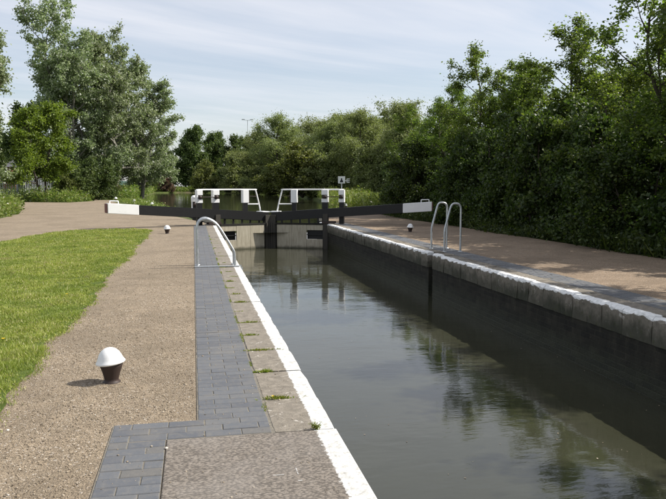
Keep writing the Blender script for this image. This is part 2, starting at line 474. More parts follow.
M['lf_hazel'] = mat_leaf("hazel_leaf", [(0.0, (0.06, 0.095, 0.018)), (0.5, (0.10, 0.15, 0.027)), (1.0, (0.18, 0.22, 0.05))], (1.5, 1.65, 0.7), 0.46, 0.45, 0.45, 0.7)
M['lf_shrub'] = mat_leaf("shrub_leaf", [(0.0, (0.022, 0.040, 0.010)), (0.5, (0.042, 0.070, 0.015)), (0.9, (0.080, 0.115, 0.025)), (1.0, (0.12, 0.145, 0.035))], (1.6, 1.75, 0.75), 0.36, 0.5, 0.4, 1.2)
M['lf_poplar'] = mat_leaf("white_poplar_leaf", [(0.0, (0.13, 0.175, 0.075)), (0.40, (0.19, 0.235, 0.11)), (0.75, (0.26, 0.30, 0.165)), (0.90, (0.38, 0.40, 0.31)), (1.0, (0.50, 0.52, 0.46))], (1.2, 1.35, 0.9), 0.42, 0.5, 0.35, 0.3)
M['lf_bright'] = mat_leaf("fresh_green_leaf", [(0.0, (0.075, 0.12, 0.016)), (0.5, (0.12, 0.175, 0.024)), (1.0, (0.18, 0.23, 0.045))], (1.7, 1.8, 0.8), 0.38, 0.5, 0.35, 0.7)
M['lf_willow'] = mat_leaf("willow_leaf", [(0.0, (0.125, 0.155, 0.055)), (0.5, (0.18, 0.21, 0.08)), (0.9, (0.235, 0.26, 0.12)), (1.0, (0.29, 0.31, 0.17))], (1.4, 1.5, 0.8), 0.38, 0.55, 0.3, 0.25)
M['lf_far'] = mat_leaf("far_tree_leaf", [(0.0, (0.045, 0.07, 0.022)), (0.5, (0.07, 0.105, 0.03)), (1.0, (0.12, 0.15, 0.05))], (1.5, 1.6, 0.8), 0.3, 0.55, 0.3, 0.2)
M['lf_olive'] = mat_leaf("olive_bush_leaf", [(0.0, (0.075, 0.095, 0.025)), (0.6, (0.13, 0.15, 0.04)), (1.0, (0.20, 0.21, 0.075))], (1.5, 1.6, 0.8), 0.32, 0.55, 0.3, 0.4)
M['lf_red'] = mat_leaf("purple_bush_leaf", [(0.0, (0.09, 0.06, 0.04)), (0.6, (0.15, 0.10, 0.065)), (1.0, (0.20, 0.15, 0.09))], (1.4, 1.2, 0.9), 0.3, 0.55, 0.3, 0.4)
M['lf_weed'] = mat_leaf("weed_leaf", [(0.0, (0.075, 0.12, 0.022)), (0.5, (0.13, 0.18, 0.036)), (0.85, (0.19, 0.23, 0.06)), (0.972, (0.27, 0.25, 0.11)), (0.98, (0.55, 0.55, 0.45)), (1.0, (0.55, 0.53, 0.44))], (1.6, 1.7, 0.8), 0.34, 0.55, 0.3, 0.5)
M['grass'] = mat_leaf("grass_blade", [(0.0, (0.15, 0.19, 0.036)), (0.45, (0.225, 0.265, 0.055)), (0.82, (0.30, 0.325, 0.095)), (0.93, (0.42, 0.38, 0.20)), (1.0, (0.50, 0.44, 0.28))], (1.4, 1.4, 0.75), 0.36, 0.5, 0.3, 3.2, 0.75, True)
M['tuft'] = mat_leaf("joint_grass_blade", [(0.0, (0.10, 0.15, 0.015)), (0.6, (0.18, 0.23, 0.025)), (1.0, (0.30, 0.26, 0.08))], (1.6, 1.7, 0.8), 0.34, 0.5, 0.3, 3.0)

# ------------------------------------------------------------------ the setting: ground, paths, water
XL, XR = 0.875, 5.35            # chamber faces
LOWZ, UPZ = -1.0, -0.36
left_bank = [(0.55, 30.6), (0.1, 34), (-0.6, 40), (-2.0, 52), (-3.7, 63), (-6.2, 77), (-8.2, 105), (-9.6, 150), (-10.5, 196)]
right_bank = [(5.8, 30.6), (6.3, 34), (8.2, 41), (9.6, 47), (12.2, 62), (16.2, 92), (19.5, 135), (24, 186)]
far_bank = [(-4, 201), (6, 204), (16, 200)]
ring = [(0.55, -70)] + left_bank + far_bank + right_bank[::-1] + [(5.8, -70)]

def sheet(name, poly, z, mat, kind='structure', parent=None, cuts=0):
    bm = bmesh.new()
    f = bm.faces.new([bm.verts.new((x, y, z)) for x, y in poly])
    f.normal_update()
    if f.normal.z < 0: f.normal_flip()
    f.normal_update()
    bmesh.ops.triangulate(bm, faces=[f], ngon_method='EAR_CLIP')
    bm.normal_update()
    for f in bm.faces:
        if f.normal.z < 0: f.normal_flip()
    me = bpy.data.meshes.new(name); bm.to_mesh(me); bm.free()
    me.materials.append(mat)
    o = link(name, me, parent)
    if parent is None: tag(o, kind=kind)
    return o

sheet('ground', ring + [(1500, -70), (1500, 2500), (-1500, 2500), (-1500, -70)], -0.05, M['earth'])

# sloping earth banks down into the upper canal
mb = MB()
bank_line = left_bank + far_bank + right_bank[::-1]
cen = Vector((3.0, 110))
inn = []
for i, (x, y) in enumerate(bank_line):
    a = Vector(bank_line[max(i - 1, 0)]); b = Vector(bank_line[min(i + 1, len(bank_line) - 1)])
    d = (b - a).normalized(); n = Vector((d.y, -d.x))
    inn.append(Vector((x, y)) + n * 0.35)
vsb = [(x, y, -0.05) for x, y in bank_line] + [(p.x, p.y, -0.75) for p in inn]
nb = len(bank_line)
mb.add(vsb, [(i, i + 1, nb + i + 1, nb + i) for i in range(nb - 1)])
tag(mb.build('canal_bank', M['earth']), kind='structure')

sheet('lock_water', [(0.8, -70), (5.42, -70), (5.42, 29.2), (0.8, 29.2)], LOWZ, M['water_low'])
sheet('canal_water', [(0.4, 28.6), (5.9, 28.6), (8.5, 34), (16, 47), (30, 100), (40, 210), (-30, 210), (-18, 120), (-9, 77), (-4, 52), (-1.5, 34)], UPZ, M['water_up'])

# gravel on the left: strip beside the lock and the wide track that curves away
path_left = [(0.52, -8), (0.52, 30.5), (-0.3, 34), (-1.6, 40), (-2.9, 47), (-4.2, 54), (-6.0, 63), (-8.3, 75), (-10.6, 92), (-12.4, 110), (-13.6, 110), (-12.0, 92), (-10.2, 77), (-11.5, 70), (-17, 73), (-22, 70), (-17, 60), (-11.2, 50), (-9.6, 42), (-8.9, 33), (-8.4, 26), (-8.2, -8)]
path_left[0] = (0.46, -8); path_left[1] = (0.46, 30.5)
sheet('gravel_path', path_left, -0.010, M['gravel'])
path_right = [(5.70, -8), (9.7, -8), (9.9, 10), (10.0, 20), (10.0, 30), (10.2, 38), (10.4, 46), (9.75, 46.5), (8.4, 41), (6.5, 34), (5.9, 30.6), (5.70, 30.6)]
sheet('towpath', path_right, -0.010, M['gravel_far'])
# concrete slab in the near foreground
mb = MB(); mb.box(-0.185, XL, 0.8, 4.290, -0.29, 0.0, 0.008)
slab = tag(mb.build('concrete_slab', M['slab']), kind='structure')
for x0, x1, y0, y1 in ((.395, .455, 3.63, 3.636), (.527, .532, 3.62, 3.71), (.517, .540, 3.535, 3.543)):
    mb = MB(); mb.box(x0, x1, y0, y1, -0.002, 0.0015); mb.build('chalk_mark', M['chalk'], slab)

# ---- brick paving -------------------------------------------------
rng = random.Random(5)
def brick_mesh(l, w, h=0.065, ch=0.0035):
    mb = MB()
    a, b = l / 2, w / 2
    ring0 = [(-a, -b), (a, -b), (a, b), (-a, b)]
    vs = [(x, y, -h) for x, y in ring0] + [(x, y, -ch) for x, y in ring0] + [(x * (1 - ch / a), y * (1 - ch / b), 0) for x, y in ring0]
    fs = [(8, 9, 10, 11)]
    for k in range(4):
        q = (k + 1) % 4
        fs += [(k, q, 4 + q, 4 + k), (4 + k, 4 + q, 8 + q, 8 + k)]
    mb.add(vs, fs)
    return mb.v, mb.f
brick_cache = {}
def brick_data(l, w):
    key = (round(l, 3), round(w, 3))
    if key not in brick_cache:
        v, f = brick_mesh(l, w)
        me = bpy.data.meshes.new('brick'); me.from_pydata(v, [], f); me.materials.append(M['brick']); me.update()
        brick_cache[key] = me
    return brick_cache[key]
PIT = 0.108
def courses(x0, x1, y0, y1, k0=0):
    """bricks laid across, every other course starting with a half"""
    out = []; y = y0; k = k0
    while y + PIT <= y1 + 0.02:
        x = x0
        L = 0.23
        first = L / 2 if k % 2 else L
        while x < x1 - 0.02:
            l = first if x == x0 else L
            if x + l > x1 - 0.03: l = x1 - x
            out.append((x + l / 2, y + PIT / 2, l - 0.006, PIT - 0.006)); x += l
        y += PIT; k += 1
    return out
pav = tag(empty('brick_paving', (0.2, 4.4, 0)), kind='structure')
sheet('joint_bed', [(-0.535, 0.8), (-0.19, 0.8), (-0.19, 4.295), (0.485, 4.295), (0.485, 28.5), (0.0, 28.5), (0.0, 4.625), (-0.535, 4.625)], -0.0040, M['joint'], parent=pav).location = (-0.2, -4.4, 0)
lay = courses(-0.53, -0.19, 1.055, 4.295) + courses(-0.53, 0.465, 4.30, 4.625, 1) + courses(0.005, 0.465, 4.626, 28.4)
lay.sort(key=lambda b: abs(b[1] - 3.3) if b[1] < 3.3 else b[1] - 3.3)
stuff = MB()
for i, (x, y, l, w) in enumerate(lay):
    dz = max(-.0015, min(.003, rng.gauss(0, 0.0010))); rot = rng.gauss(0, 0.006); tx = rng.gauss(0, 0.006); ty = rng.gauss(0, 0.004)
    if i < 300:
        o = link('brick', brick_data(l, w), pav, (x - 0.2 + rng.gauss(0, .001), y - 4.4, dz), (tx, ty, rot))
    else:
        v, f = brick_mesh(l, w)
        Mx = Matrix.Translation((x - 0.2, y - 4.4, dz)) @ Euler((tx, ty, rot)).to_matrix().to_4x4()
        stuff.add([Mx @ Vector(p) for p in v], f)
tag(stuff.build('distant_bricks', M['brick'], pav), kind='stuff')

pavr = tag(empty('towpath_paving', (6.0, 15, 0)), kind='structure')
sheet('joint_bed', [(5.72, 0), (6.30, 0), (6.30, 29), (5.72, 29)], -0.0045, M['joint'], parent=pavr).location = (-6, -15, 0)
stuff = MB()
for (x, y, l, w) in courses(5.79, 6.285, 5.0, 28.9):
    v, f = brick_mesh(l, w)
    Mx = Matrix.Translation((x - 6, y - 15, rng.gauss(0, 0.002))) @ Euler((rng.gauss(0, .006), rng.gauss(0, .005), rng.gauss(0, 0.006))).to_matrix().to_4x4()
    stuff.add([Mx @ Vector(p) for p in v], f)
tag(stuff.build('paving_bricks', M['brick'], pavr), kind='stuff')

# ---- lock walls with coping stones ----------------------------------
def rough_block(x0, x1, y0, y1, z0, z1, r, seg=5, ch=0.012, jit=0.004, edge=0.0, edge_side=0):
    """block swept along Y; edge wears the chamber-side top arris"""
    secs = []
    for i in range(seg + 1):
        y = y0 + (y1 - y0) * i / seg
        inset = 0.012 if i in (0, seg) else 0.0
        e0 = ch + (abs(r.gauss(0, edge)) if edge_side < 0 else 0)
        e1 = ch + (abs(r.gauss(0, edge)) if edge_side > 0 else 0)
        j = lambda: r.gauss(0, jit)
        sec = [(x0 + inset * .4 + j(), z0), (x1 - inset * .4 + j(), z0), (x1 - inset * .4 + j(), (z0 + z1) / 2), (x1 - inset * .4 + j(), z1 - e1 - inset * .3), (x1 - e1 - inset * .5, z1 - inset * .35 + j() * .4),
               (x0 + e0 + inset * .5, z1 - inset * .35 + j() * .4), (x0 + inset * .4 + j(), z1 - e0 - inset * .3), (x0 + inset * .4 + j(), (z0 + z1) / 2)]
        secs.append([(a, y + (0 if i not in (0, seg) else j() * .5), b) for a, b in sec])
    mb = MB()
    vs = [p for s in secs for p in s]
    fs = [(i * 8 + k, i * 8 + (k + 1) % 8, (i + 1) * 8 + (k + 1) % 8, (i + 1) * 8 + k) for i in range(seg) for k in range(8)]
    fs += [tuple(range(7, -1, -1)), tuple(seg * 8 + k for k in range(8))]
    mb.add(vs, [tuple(reversed(f)) for f in fs])
    return mb
wallL = tag(empty('lock_wall', (XL, 14, 0)), 'left lock wall whose stone coping carries a crisp white painted edge', 'wall')
mb = MB(); mb.box(0.48 - XL, -0.004, -84, 16.6, -2.2, -0.305); mb.build('wall_face', M['wall'], wallL)
y = 0.85
joints_left = []
bounds = [4.30, 5.0, 5.76, 6.53, 7.22, 7.92, 8.66, 9.36]
while bounds[-1] < 29.8: bounds.append(bounds[-1] + rng.uniform(0.62, 0.82))
for a, b in zip(bounds[:-1], bounds[1:]):
    joints_left.append(b)
    st = rough_block(0.472 - XL, 0.0, a + .004 - 14, b - .004 - 14, -0.30, rng.gauss(0.0, 0.0025) + (0 if a > 4.2 else .001), rng, 6, 0.010, 0.0022)
    st.build('coping_stone', M['coping_l'], wallL)
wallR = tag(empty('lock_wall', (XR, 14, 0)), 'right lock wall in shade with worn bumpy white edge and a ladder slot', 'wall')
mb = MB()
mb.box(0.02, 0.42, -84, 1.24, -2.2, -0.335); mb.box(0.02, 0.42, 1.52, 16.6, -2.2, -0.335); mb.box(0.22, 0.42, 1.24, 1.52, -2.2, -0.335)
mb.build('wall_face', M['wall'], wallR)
SL0, SL1 = 15.24, 15.52
y = 0.9; bl = []
while y < 29.8:
    l = rng.uniform(0.30, 0.62)
    if y < SL0 and y + l > SL0 - 0.25: l = SL0 - y
    if l > 0.05: bl.append((y, y + l))
    y += l
    if abs(y - SL0) < 1e-4: y = SL1
for a, b in bl:
    st = rough_block(rng.gauss(0, 0.007), 0.41, a + .004 - 14, b - .004 - 14, -0.335 + rng.uniform(-.012, .0), rng.gauss(0.0, 0.006), rng, 6, 0.020, 0.007, 0.016, -1)
    st.build('coping_stone', M['coping_r'], wallR)
# lower facing blocks under the coping, flush with the chamber
y = 0.5
k = 0
# concrete lintel over the slot
mb = MB(); mb.box(0.16, 0.41, SL0 + .003 - 14, SL1 - .003 - 14, -0.335, -0.01, 0.01); mb.build('slot_back', M['coping_r'], wallR)
# wing walls beyond the gate
for nm, s, pts, lab in (('wing_wall', -1, left_bank[:3], 'low left wing wall above the gate'), ('wing_wall', 1, right_bank[:3], 'low right wing wall above the gate')):
    mb = MB()
    for (xa, ya), (xb, yb) in zip(pts[:-1], pts[1:]):
        w = 0.32 * -s
        mb.hexa([(xa, ya, -1.6), (xb, yb, -1.6), (xb + w, yb, -1.6), (xa + w, ya, -1.6), (xa, ya, -0.002), (xb, yb, -0.002), (xb + w, yb, -0.002), (xa + w, ya, -0.002)][:8] if s < 0 else
                [(xa + w, ya, -1.6), (xb + w, yb, -1.6), (xb, yb, -1.6), (xa, ya, -1.6), (xa + w, ya, -0.002), (xb + w, yb, -0.002), (xb, yb, -0.002), (xa, ya, -0.002)])
    o = mb.build(nm, M['wall']); tag(o, lab, 'wall')

# ------------------------------------------------------------------ lock gates
GA = math.atan2(0.9, 2.24); GL = 2.405
def make_gate(s, label):
    g = tag(empty('lock_gate', (XL if s > 0 else XR, 28, 0), GA * s), label, 'lock gate', 'pair of mitre gates across the lock')
    def B(name, mat, boxes, parent=g, ch=0.006):
        m_ = MB()
        for x0, x1, y0, y1, z0, z1 in boxes:
            a, b = sorted((x0 * s, x1 * s)); m_.box(a, b, y0, y1, z0, z1, ch)
        return m_.build(name, mat, parent)
    B('heel_post', M['timber'], [(0.0, 0.20, 0.02, 0.27, -1.9, 0.42)])
    B('mitre_post', M['timber'], [(2.19, GL + 0.006, -0.02, 0.26, -1.9, 0.36)])
    for x in (2.22, 2.31): B('fender', M['timber'], [(x, x + .05, -0.05, -0.022, -1.5, 0.05)], ch=.004)
    # planked face
    for a, b in ((0.88, 1.50), (1.506, 2.13)):
        B('panel', M['panel'], [(a, b, 0.0, 0.07, -1.9, -0.035)])
    B('panel', M['panel'], [(0.205, 0.874, 0.004, 0.07, -0.25, -0.035)])
    B('panel', M['panel'], [(0.205, 0.874, 0.004, 0.07, -1.9, -0.62)])
    B('top_rail', M['wall'], [(0.203, 2.187, -0.012, 0.20, -0.032, 0.035)])
    B('sluice_frame', M['black'], [(0.205, 0.874, 0.12, 0.2, -0.62, -0.25), (0.205, 0.874, 0.05, 0.10, -0.455, -0.415)], ch=.003)
    # balance beam: slopes down from its tail to the mitre
    zb = lambda x: 0.10 + (GL - x) * (0.46 / 6.6)
    def beam(x0, x1, y0, y1, grow=0.0):
        c = []
        for dz in (0, 0.365):
            xs = [(x0, y0), (x1, y0), (x1, y1), (x0, y1)]
            if s < 0: xs = [xs[1], xs[0], xs[3], xs[2]]
            c += [(x * s, y, zb(x) + dz + (grow if dz else -grow)) for x, y in xs]
        m_ = MB(); m_.hexa(c)
        bm = bmesh.new(); me = m_.mesh('beam', M['black']); bm.from_mesh(me)
        bmesh.ops.bevel(bm, geom=list(bm.edges), offset=0.014, segments=2, affect='EDGES')
        bm.to_mesh(me); bm.free(); return me
    bo = link('balance_beam', beam(-3.05, GL - 0.02, 0.05, 0.37), g)
    me = beam(-4.20, -3.052, 0.045, 0.375, 0.004); me.materials[0] = M['white']; link('beam_end', me, bo)
    me = beam(-4.235, -4.202, 0.055, 0.365, -0.012); me.materials[0] = M['endgrain']; link('end_grain', me, bo)
    m_ = MB(); zt = zb(-4.0) + 0.365
    m_.tube(bezier_pts([(-4.08 * s, 0.21, zt - 0.02), (-4.08 * s, 0.21, zt + 0.08), (-4.05 * s, 0.21, zt + 0.10), (-3.80 * s, 0.21, zt + 0.09), (-3.77 * s, 0.21, zt + 0.07), (-3.77 * s, 0.21, zt - 0.02)], 3), 0.018, 6)
    m_.build('end_handle', M['white'], bo)
    for x in (0.42, 0.80, 1.18, 1.55, 1.95):
        B('strut', M['black'], [(x - .03, x + .03, 0.09, 0.16, 0.036, zb(x) + 0.02)], ch=.004)
    # foot board on the upstream side with its white end at the mitre
    B('walkway', M['timber'], [(0.1, 2.10, 0.42, 0.78, 0.30, 0.35)])
    for x in (0.3, 1.2, 2.0): B('walkway_bracket', M['black'], [(x - .03, x + .03, 0.38, 0.76, 0.22, 0.298)], ch=.003)
    B('step_plate', M['white'], [(2.12, 2.50, 0.10, 0.70, 0.470, 0.505)])
    # handrail
    m_ = MB(); yr = 0.62
    m_.tube(bezier_pts([(-0.52 * s, yr, 0.9), (-0.52 * s, yr, 1.36), (-0.46 * s, yr, 1.40), (0.6 * s, yr, 1.405), (1.98 * s, yr, 1.40), (2.06 * s, yr, 1.36), (2.19 * s, yr, 0.9), (2.28 * s, yr, 0.50)], 4), 0.03, 8)
    m_.tube([(1.55 * s, yr, 0.80), (2.205 * s, yr, 0.80)], 0.025, 8)
    hr = m_.build('handrail', M['white'], g)
    m_ = MB(); m_.tube([(1.60 * s, yr - .02, 1.14), (2.10 * s, yr - .02, 1.12)], 0.016, 6); m_.build('spindle', M['rusty'], g)
    # cased paddle gear
    pg = B('paddle_gear', M['white'], [(1.38, 1.64, 0.40, 0.60, 0.86, 1.40)], ch=.015)
    B('gear_post', M['black'], [(1.42, 1.60, 0.42, 0.58, 0.30, 0.858)], pg)
    B('gear_rack', M['rusty'], [(1.655, 1.70, 0.46, 0.54, 0.86, 1.30)], pg)
    # open paddle gear with banded posts
    for xc, w in ((0.20, 0.27), (-0.50, 0.24)):
        p0 = B('gear_post', M['black'], [(xc - w / 2 + .02, xc + w / 2 - .02, 0.42, 0.60, -0.2, 1.36)])
        B('white_band', M['white'], [(xc - w / 2, xc + w / 2, 0.40, 0.62, 1.19, 1.392)], p0, .012)
        B('white_band', M['white'], [(xc - w / 2, xc + w / 2, 0.40, 0.62, 0.88, 1.03)], p0, .012)
        B('white_band', M['white'], [(xc - w / 2 - .002, xc - w / 2 + .05, 0.405, 0.615, 1.03, 1.19)], p0, .006)
        m_ = MB(); m_.lathe([(0.0, -0.05), (0.075, -0.05), (0.075, 0.05), (0.0, 0.05)], 14, (xc * s, 0.385, 1.11), Matrix.Rotation(R(90), 3, 'X')); m_.build('pinion', M['rusty'], p0)
    m_ = MB(); m_.tube([(-0.40 * s, 0.36, 1.11), (0.10 * s, 0.36, 1.11)], 0.018, 6); m_.build('spindle', M['rusty'], g)
    # collar strap at the heel
    for q in (0.0, 0.272): B('collar_strap', M['rusty'], [(-0.30, 0.24, q, q + 0.018, 0.03, 0.12)], ch=.003)
    return g
make_gate(1, 'left lock gate, pale planks in sun, long black beam with white end over the path')
make_gate(-1, 'right lock gate in shadow, black beam with white end reaching towards the hedge')

def band_post(loc, h, label):
    g = tag(empty('paddle_post', loc), label, 'paddle post')
    m_ = MB(); m_.box(-.12, .12, -.1, .1, -.3, h - .03, .012); m_.build('post', M['black'], g)
    m_ = MB(); m_.box(-.16, .16, -.13, .13, h - .26, h - .06, .02); m_.build('white_band', M['white'], g)
    m_ = MB(); m_.lathe([(0.155, 0), (0.14, .05), (0.09, .09), (0.0, .105)], 16, (0, 0, h - .06)); m_.build('cap', M['white'], g)
    for q in (-.12, .12):
        m_ = MB(); m_.box(q - .03, q + .03, -.12, .12, h - .62, h - .262, .01); m_.build('white_cheek', M['white'], g)
    m_ = MB(); m_.lathe([(0.0, -0.02), (0.08, -0.02), (0.08, 0.03), (0.0, 0.03)], 14, (0, -.11, h - .38), Matrix.Rotation(R(90), 3, 'X')); m_.build('pinion', M['rusty'], g)
band_post((0.06, 33.2, 0), 1.08, 'squat black and white paddle post on the bank behind the left gate')

# ------------------------------------------------------------------ ladders
def ladder(name, loc, label, hoop, ys, foot_x, rung_x, side):
    g = tag(empty(name, loc), label, 'ladder')
    for yy in ys:
        m_ = MB(); m_.tube([(p.x, yy, p.z) for p in bezier_pts([(x, 0, z) for x, z in hoop], 5)], 0.024, 10)
        h = m_.build('handrail', M['galv'], g)
        for fx in foot_x:
            m_ = MB(); m_.lathe([(0.0, 0.016), (0.05, 0.014), (0.055, 0.0)], 14, (fx, yy, 0.001)); m_.build('foot_flange', M['galv'], h)
    for k in range(5):
        z = -0.12 - 0.24 * k
        m_ = MB(); m_.tube([(rung_x, ys[0] + .03, z), (rung_x, ys[1] - .03, z)], 0.014, 8); m_.build('rung', M['galv'], g)
    for yy in ys:
        m_ = MB(); m_.box(rung_x - .02, rung_x + .02, yy - .01, yy + .01, -1.4, -.02); m_.build('stile', M['galv'], g)
    return g
gl = ladder('dock_ladder', (0, 13.6, 0.0), 'galvanised hooped ladder rail standing across the left brick strip', [(.06, 0), (.06, .40), (.062, .74), (.10, .87), (.19, .925), (.29, .91), (.40, .845), (.50, .73), (.72, .36), (.762, .26), (.77, .12), (.77, 0)], (0.0, 0.38), (.06, .77), 0.90, -1)
m_ = MB(); m_.box(0.0, 0.86, -0.07, -0.005, 0.004, 0.020, .004); m_.build('base_plate', M['galv'], gl)
gr = ladder('dock_ladder', (XR, 15.75, 0.0), 'pair of galvanised ladder hoops above the slot in right lock wall', [(.45, 0), (.45, .30), (.455, .52), (.52, .78), (.59, 1.04), (.64, 1.12), (.71, 1.14), (.80, 1.12), (.845, 1.04), (.85, .9), (.85, .4), (.85, 0)], (-0.10, 0.82), (.45, .85), 0.12, 1)
for o in list(gr.children):
    if o.name.startswith(('rung', 'stile')): bpy.data.objects.remove(o)
for k in range(5):
    m_ = MB(); m_.tube([(0.11, -0.50, -0.10 - .22 * k), (0.11, -0.24, -0.10 - .22 * k)], 0.014, 8); m_.build('rung', M['rusty'], gr)

# ------------------------------------------------------------------ mooring bollards
def bollard(loc, label, tilt=6.0, rz=0.0, s=1.0):
    g = tag(empty('mooring_bollard', loc, rz, (s, s, s)), label, 'bollard', 'white capped mooring bollards')
    m_ = MB(); m_.lathe([(0.070, -.02), (0.070, .004), (.060, .012), (.055, .022), (.057, .035), (.070, .085), (.086, .130), (.093, .158), (0.0, .160)], 32)
    m_.build('body', M['rusty'], g)
    m_ = MB(); m_.lathe([(0.0, .152), (.09, .152), (.105, .154), (.114, .159), (.116, .165), (.111, .173), (.103, .184), (.097, .198), (.089, .218), (.077, .241), (.058, .262), (.035, .276), (.014, .282), (0.0, .283)], 32)
    c = m_.build('cap', M['white_cap'], g); c.rotation_euler = (0, -R(tilt), 0); c.location = (0.012, 0, 0.0)
    return g
bollard((-0.665, 5.72, -0.010), 'white capped bollard nearest the camera on the gravel', 6)
bollard((-0.86, 23.6, -0.010), 'small white capped bollard on gravel beyond the lawn near left gate', 4, 1.0)
bollard((7.25, 22.9, -0.010), 'white capped bollard on the right towpath before the balance beam', 5, 2.0)
bollard((-3.0, 53.5, -0.0), 'white bollard on upper left bank, nearest the canal', 4, 2.5, 1.25)
bollard((-5.1, 64, -0.0), 'white bollard on upper left bank, middle of three', 4, 0.5, 1.35)
bollard((-7.9, 76, -0.0), 'white bollard on upper left bank, farthest of three', 4, 1.5, 1.5)
bollard((9.9, 45.6, -0.0), 'white bollard on the upper right bank behind the gate beam', 4, 1.2, 1.5)

# ------------------------------------------------------------------ foliage
GOLD = 2.399963
def rnd_dirs(r, n):
    v = r.normal(size=(n, 3)); return v / np.linalg.norm(v, axis=1, keepdims=True)

def leaf_quads(r, P, D, L, W, fold=0.25):
    """kite leaves: base P, direction D, length L, width W"""
    n = len(P)
    Rn = rnd_dirs(r, n)
    S = np.cross(D, Rn); S /= (np.linalg.norm(S, axis=1, keepdims=True) + 1e-9)
    N = np.cross(S, D)
    L = L[:, None]; W = W[:, None]
    mid = P + D * L * 0.45
    V = np.empty((n, 4, 3), dtype=np.float32)
    V[:, 0] = P; V[:, 1] = mid + S * W * 0.5 + N * W * fold; V[:, 2] = P + D * L; V[:, 3] = mid - S * W * 0.5 + N * W * fold
    F = np.arange(n * 4, dtype=np.int32).reshape(n, 4)
    return V.reshape(-1, 3), F

def grow_tree(name, seed, H, spread, trunk_r, base, n1, n2, n3, nleaf, leaf, leafw, sig, up=(15, 65), droop=0.0, mat='lf_alder', bark='bark', stems=1, prof=0.4, leader=0.15, hang=0.0, sides=6):
    r = np.random.default_rng(seed); pr = random.Random(seed)
    mb = MB(); anch = []; wts = []
    def profile(tt): return math.sqrt(max(0.03, 1 - ((tt - prof) / (1.02 - prof if tt > prof else prof + 0.55)) ** 2))
    for sidx in range(stems):
        a0 = sidx * GOLD + pr.uniform(0, 6)
        lean = (0.0 if stems == 1 else spread * 0.42)
        h = H * (1.0 if sidx == 0 else pr.uniform(0.62, 0.97))
        tp = []
        wob = [pr.gauss(0, 0.035 * h) for _ in range(4)]
        for i in range(9):
            t = i / 8
            tp.append(Vector((math.cos(a0) * lean * t ** 0.8 + wob[0] * math.sin(t * 3.1) + wob[1] * math.sin(t * 6.3), math.sin(a0) * lean * t ** 0.8 + wob[2] * math.sin(t * 3.1) + wob[3] * math.sin(t * 6.0), h * t * 0.97)))
        tr = trunk_r * (1 if stems == 1 else 0.65)
        rad = [tr * (1.25 if i == 0 else 1) * (1 - i / 8.6) ** 0.85 + 0.006 for i in range(9)]
        mb.tube(tp, rad, sides + 2, False)
        def at(t):
            k = min(int(t * 8), 7); return tp[k].lerp(tp[k + 1], t * 8 - k)
        k1 = max(3, int(n1 / stems ** 0.6))
        for i in range(k1):
            tt = (i + pr.uniform(0.1, 0.9)) / k1
            t = base + (1 - base) * tt ** 0.92
            p0 = at(min(t, 0.985))
            az = i * GOLD + pr.uniform(-.5, .5) + a0
            el = R(up[0] + (up[1] - up[0]) * tt + pr.uniform(-14, 14))
            ln = spread * profile(tt) * pr.uniform(0.62, 1.22) * (1 if stems == 1 else 0.75)
            if tt > 0.85: ln = max(ln, leader * H)
            d = Vector((math.cos(az) * math.cos(el), math.sin(az) * math.cos(el), math.sin(el)))
            pts = [p0]
            for q in range(5):
                d = (d + Vector((pr.gauss(0, .13), pr.gauss(0, .13), pr.gauss(0.05, .10) - droop * (q / 4) * 0.5))).normalized()
                pts.append(pts[-1] + d * ln / 5)
            r0 = max(0.012, trunk_r * 0.42 * (1 - 0.75 * tt))
            mb.tube(pts, [r0 * (1 - q / 5.6) for q in range(6)], sides - 1, False)
            for j in range(n2):
                s = 0.25 + 0.75 * (j + pr.random()) / n2
                q = min(int(s * 5), 4); p1 = pts[q].lerp(pts[q + 1], s * 5 - q)
                dd = (pts[q + 1] - pts[q]).normalized()
                d2 = (dd * 0.75 + Vector(rnd_dirs(r, 1)[0]) * 0.75 + Vector((0, 0, 0.12 - droop * 0.6))).normalized()
                l2 = ln * pr.uniform(0.25, 0.5) * (1.15 - 0.5 * s)
                e2 = p1 + d2 * l2 + Vector((0, 0, -droop * l2 * 0.4))
                mb.tube([p1, p1.lerp(e2, .5) + Vector((0, 0, 0.04 * l2)), e2], [r0 * .38, r0 * .24, 0.005], 3, False)
                for m in range(n3):
                    u = pr.uniform(0.25, 1.0)
                    p2 = p1.lerp(e2, u)
                    d3 = (d2 * 0.6 + Vector(rnd_dirs(r, 1)[0]) + Vector((0, 0, 0.1 - droop * 0.9))).normalized()
                    l3 = l2 * pr.uniform(0.3, 0.7)
                    e3 = p2 + d3 * l3
                    anch.append((*p2, *e3)); wts.append(l3 * pr.uniform(0.4, 1.6))
    A = np.array(anch); w = np.array(wts); w = w / w.sum()
    idx = r.choice(len(A), nleaf, p=w)
    u = r.random((nleaf, 1)) ** 0.7
    P = A[idx, :3] * (1 - u) + A[idx, 3:] * u
    off = rnd_dirs(r, nleaf) * (np.abs(r.normal(0, sig, (nleaf, 1))))
    off[:, 2] *= 0.8
    P = P + off
    D = off / (np.linalg.norm(off, axis=1, keepdims=True) + 1e-6) * 0.6 + rnd_dirs(r, nleaf) * 0.8
    D[:, 2] -= 0.25 + hang
    D /= np.linalg.norm(D, axis=1, keepdims=True)
    P[:, 2] = np.maximum(P[:, 2], 0.05)
    L = leaf * r.uniform(0.6, 1.35, nleaf); W = leafw * r.uniform(0.65, 1.3, nleaf)
    V, F = leaf_quads(r, P, D, L, W)
    return mb.mesh(name + '_trunk', M[bark]), np_mesh(name + '_crown', V, F, M[mat])

def plant_tree(name, data, loc, rz, sc, label, cat='tree', group=None, parts=('trunk', 'crown')):
    g = tag(empty(name, loc, rz, sc if isinstance(sc, tuple) else (sc, sc, sc)), label, cat, group)
    link(parts[0], data[0], g); link(parts[1], data[1], g)
    return g

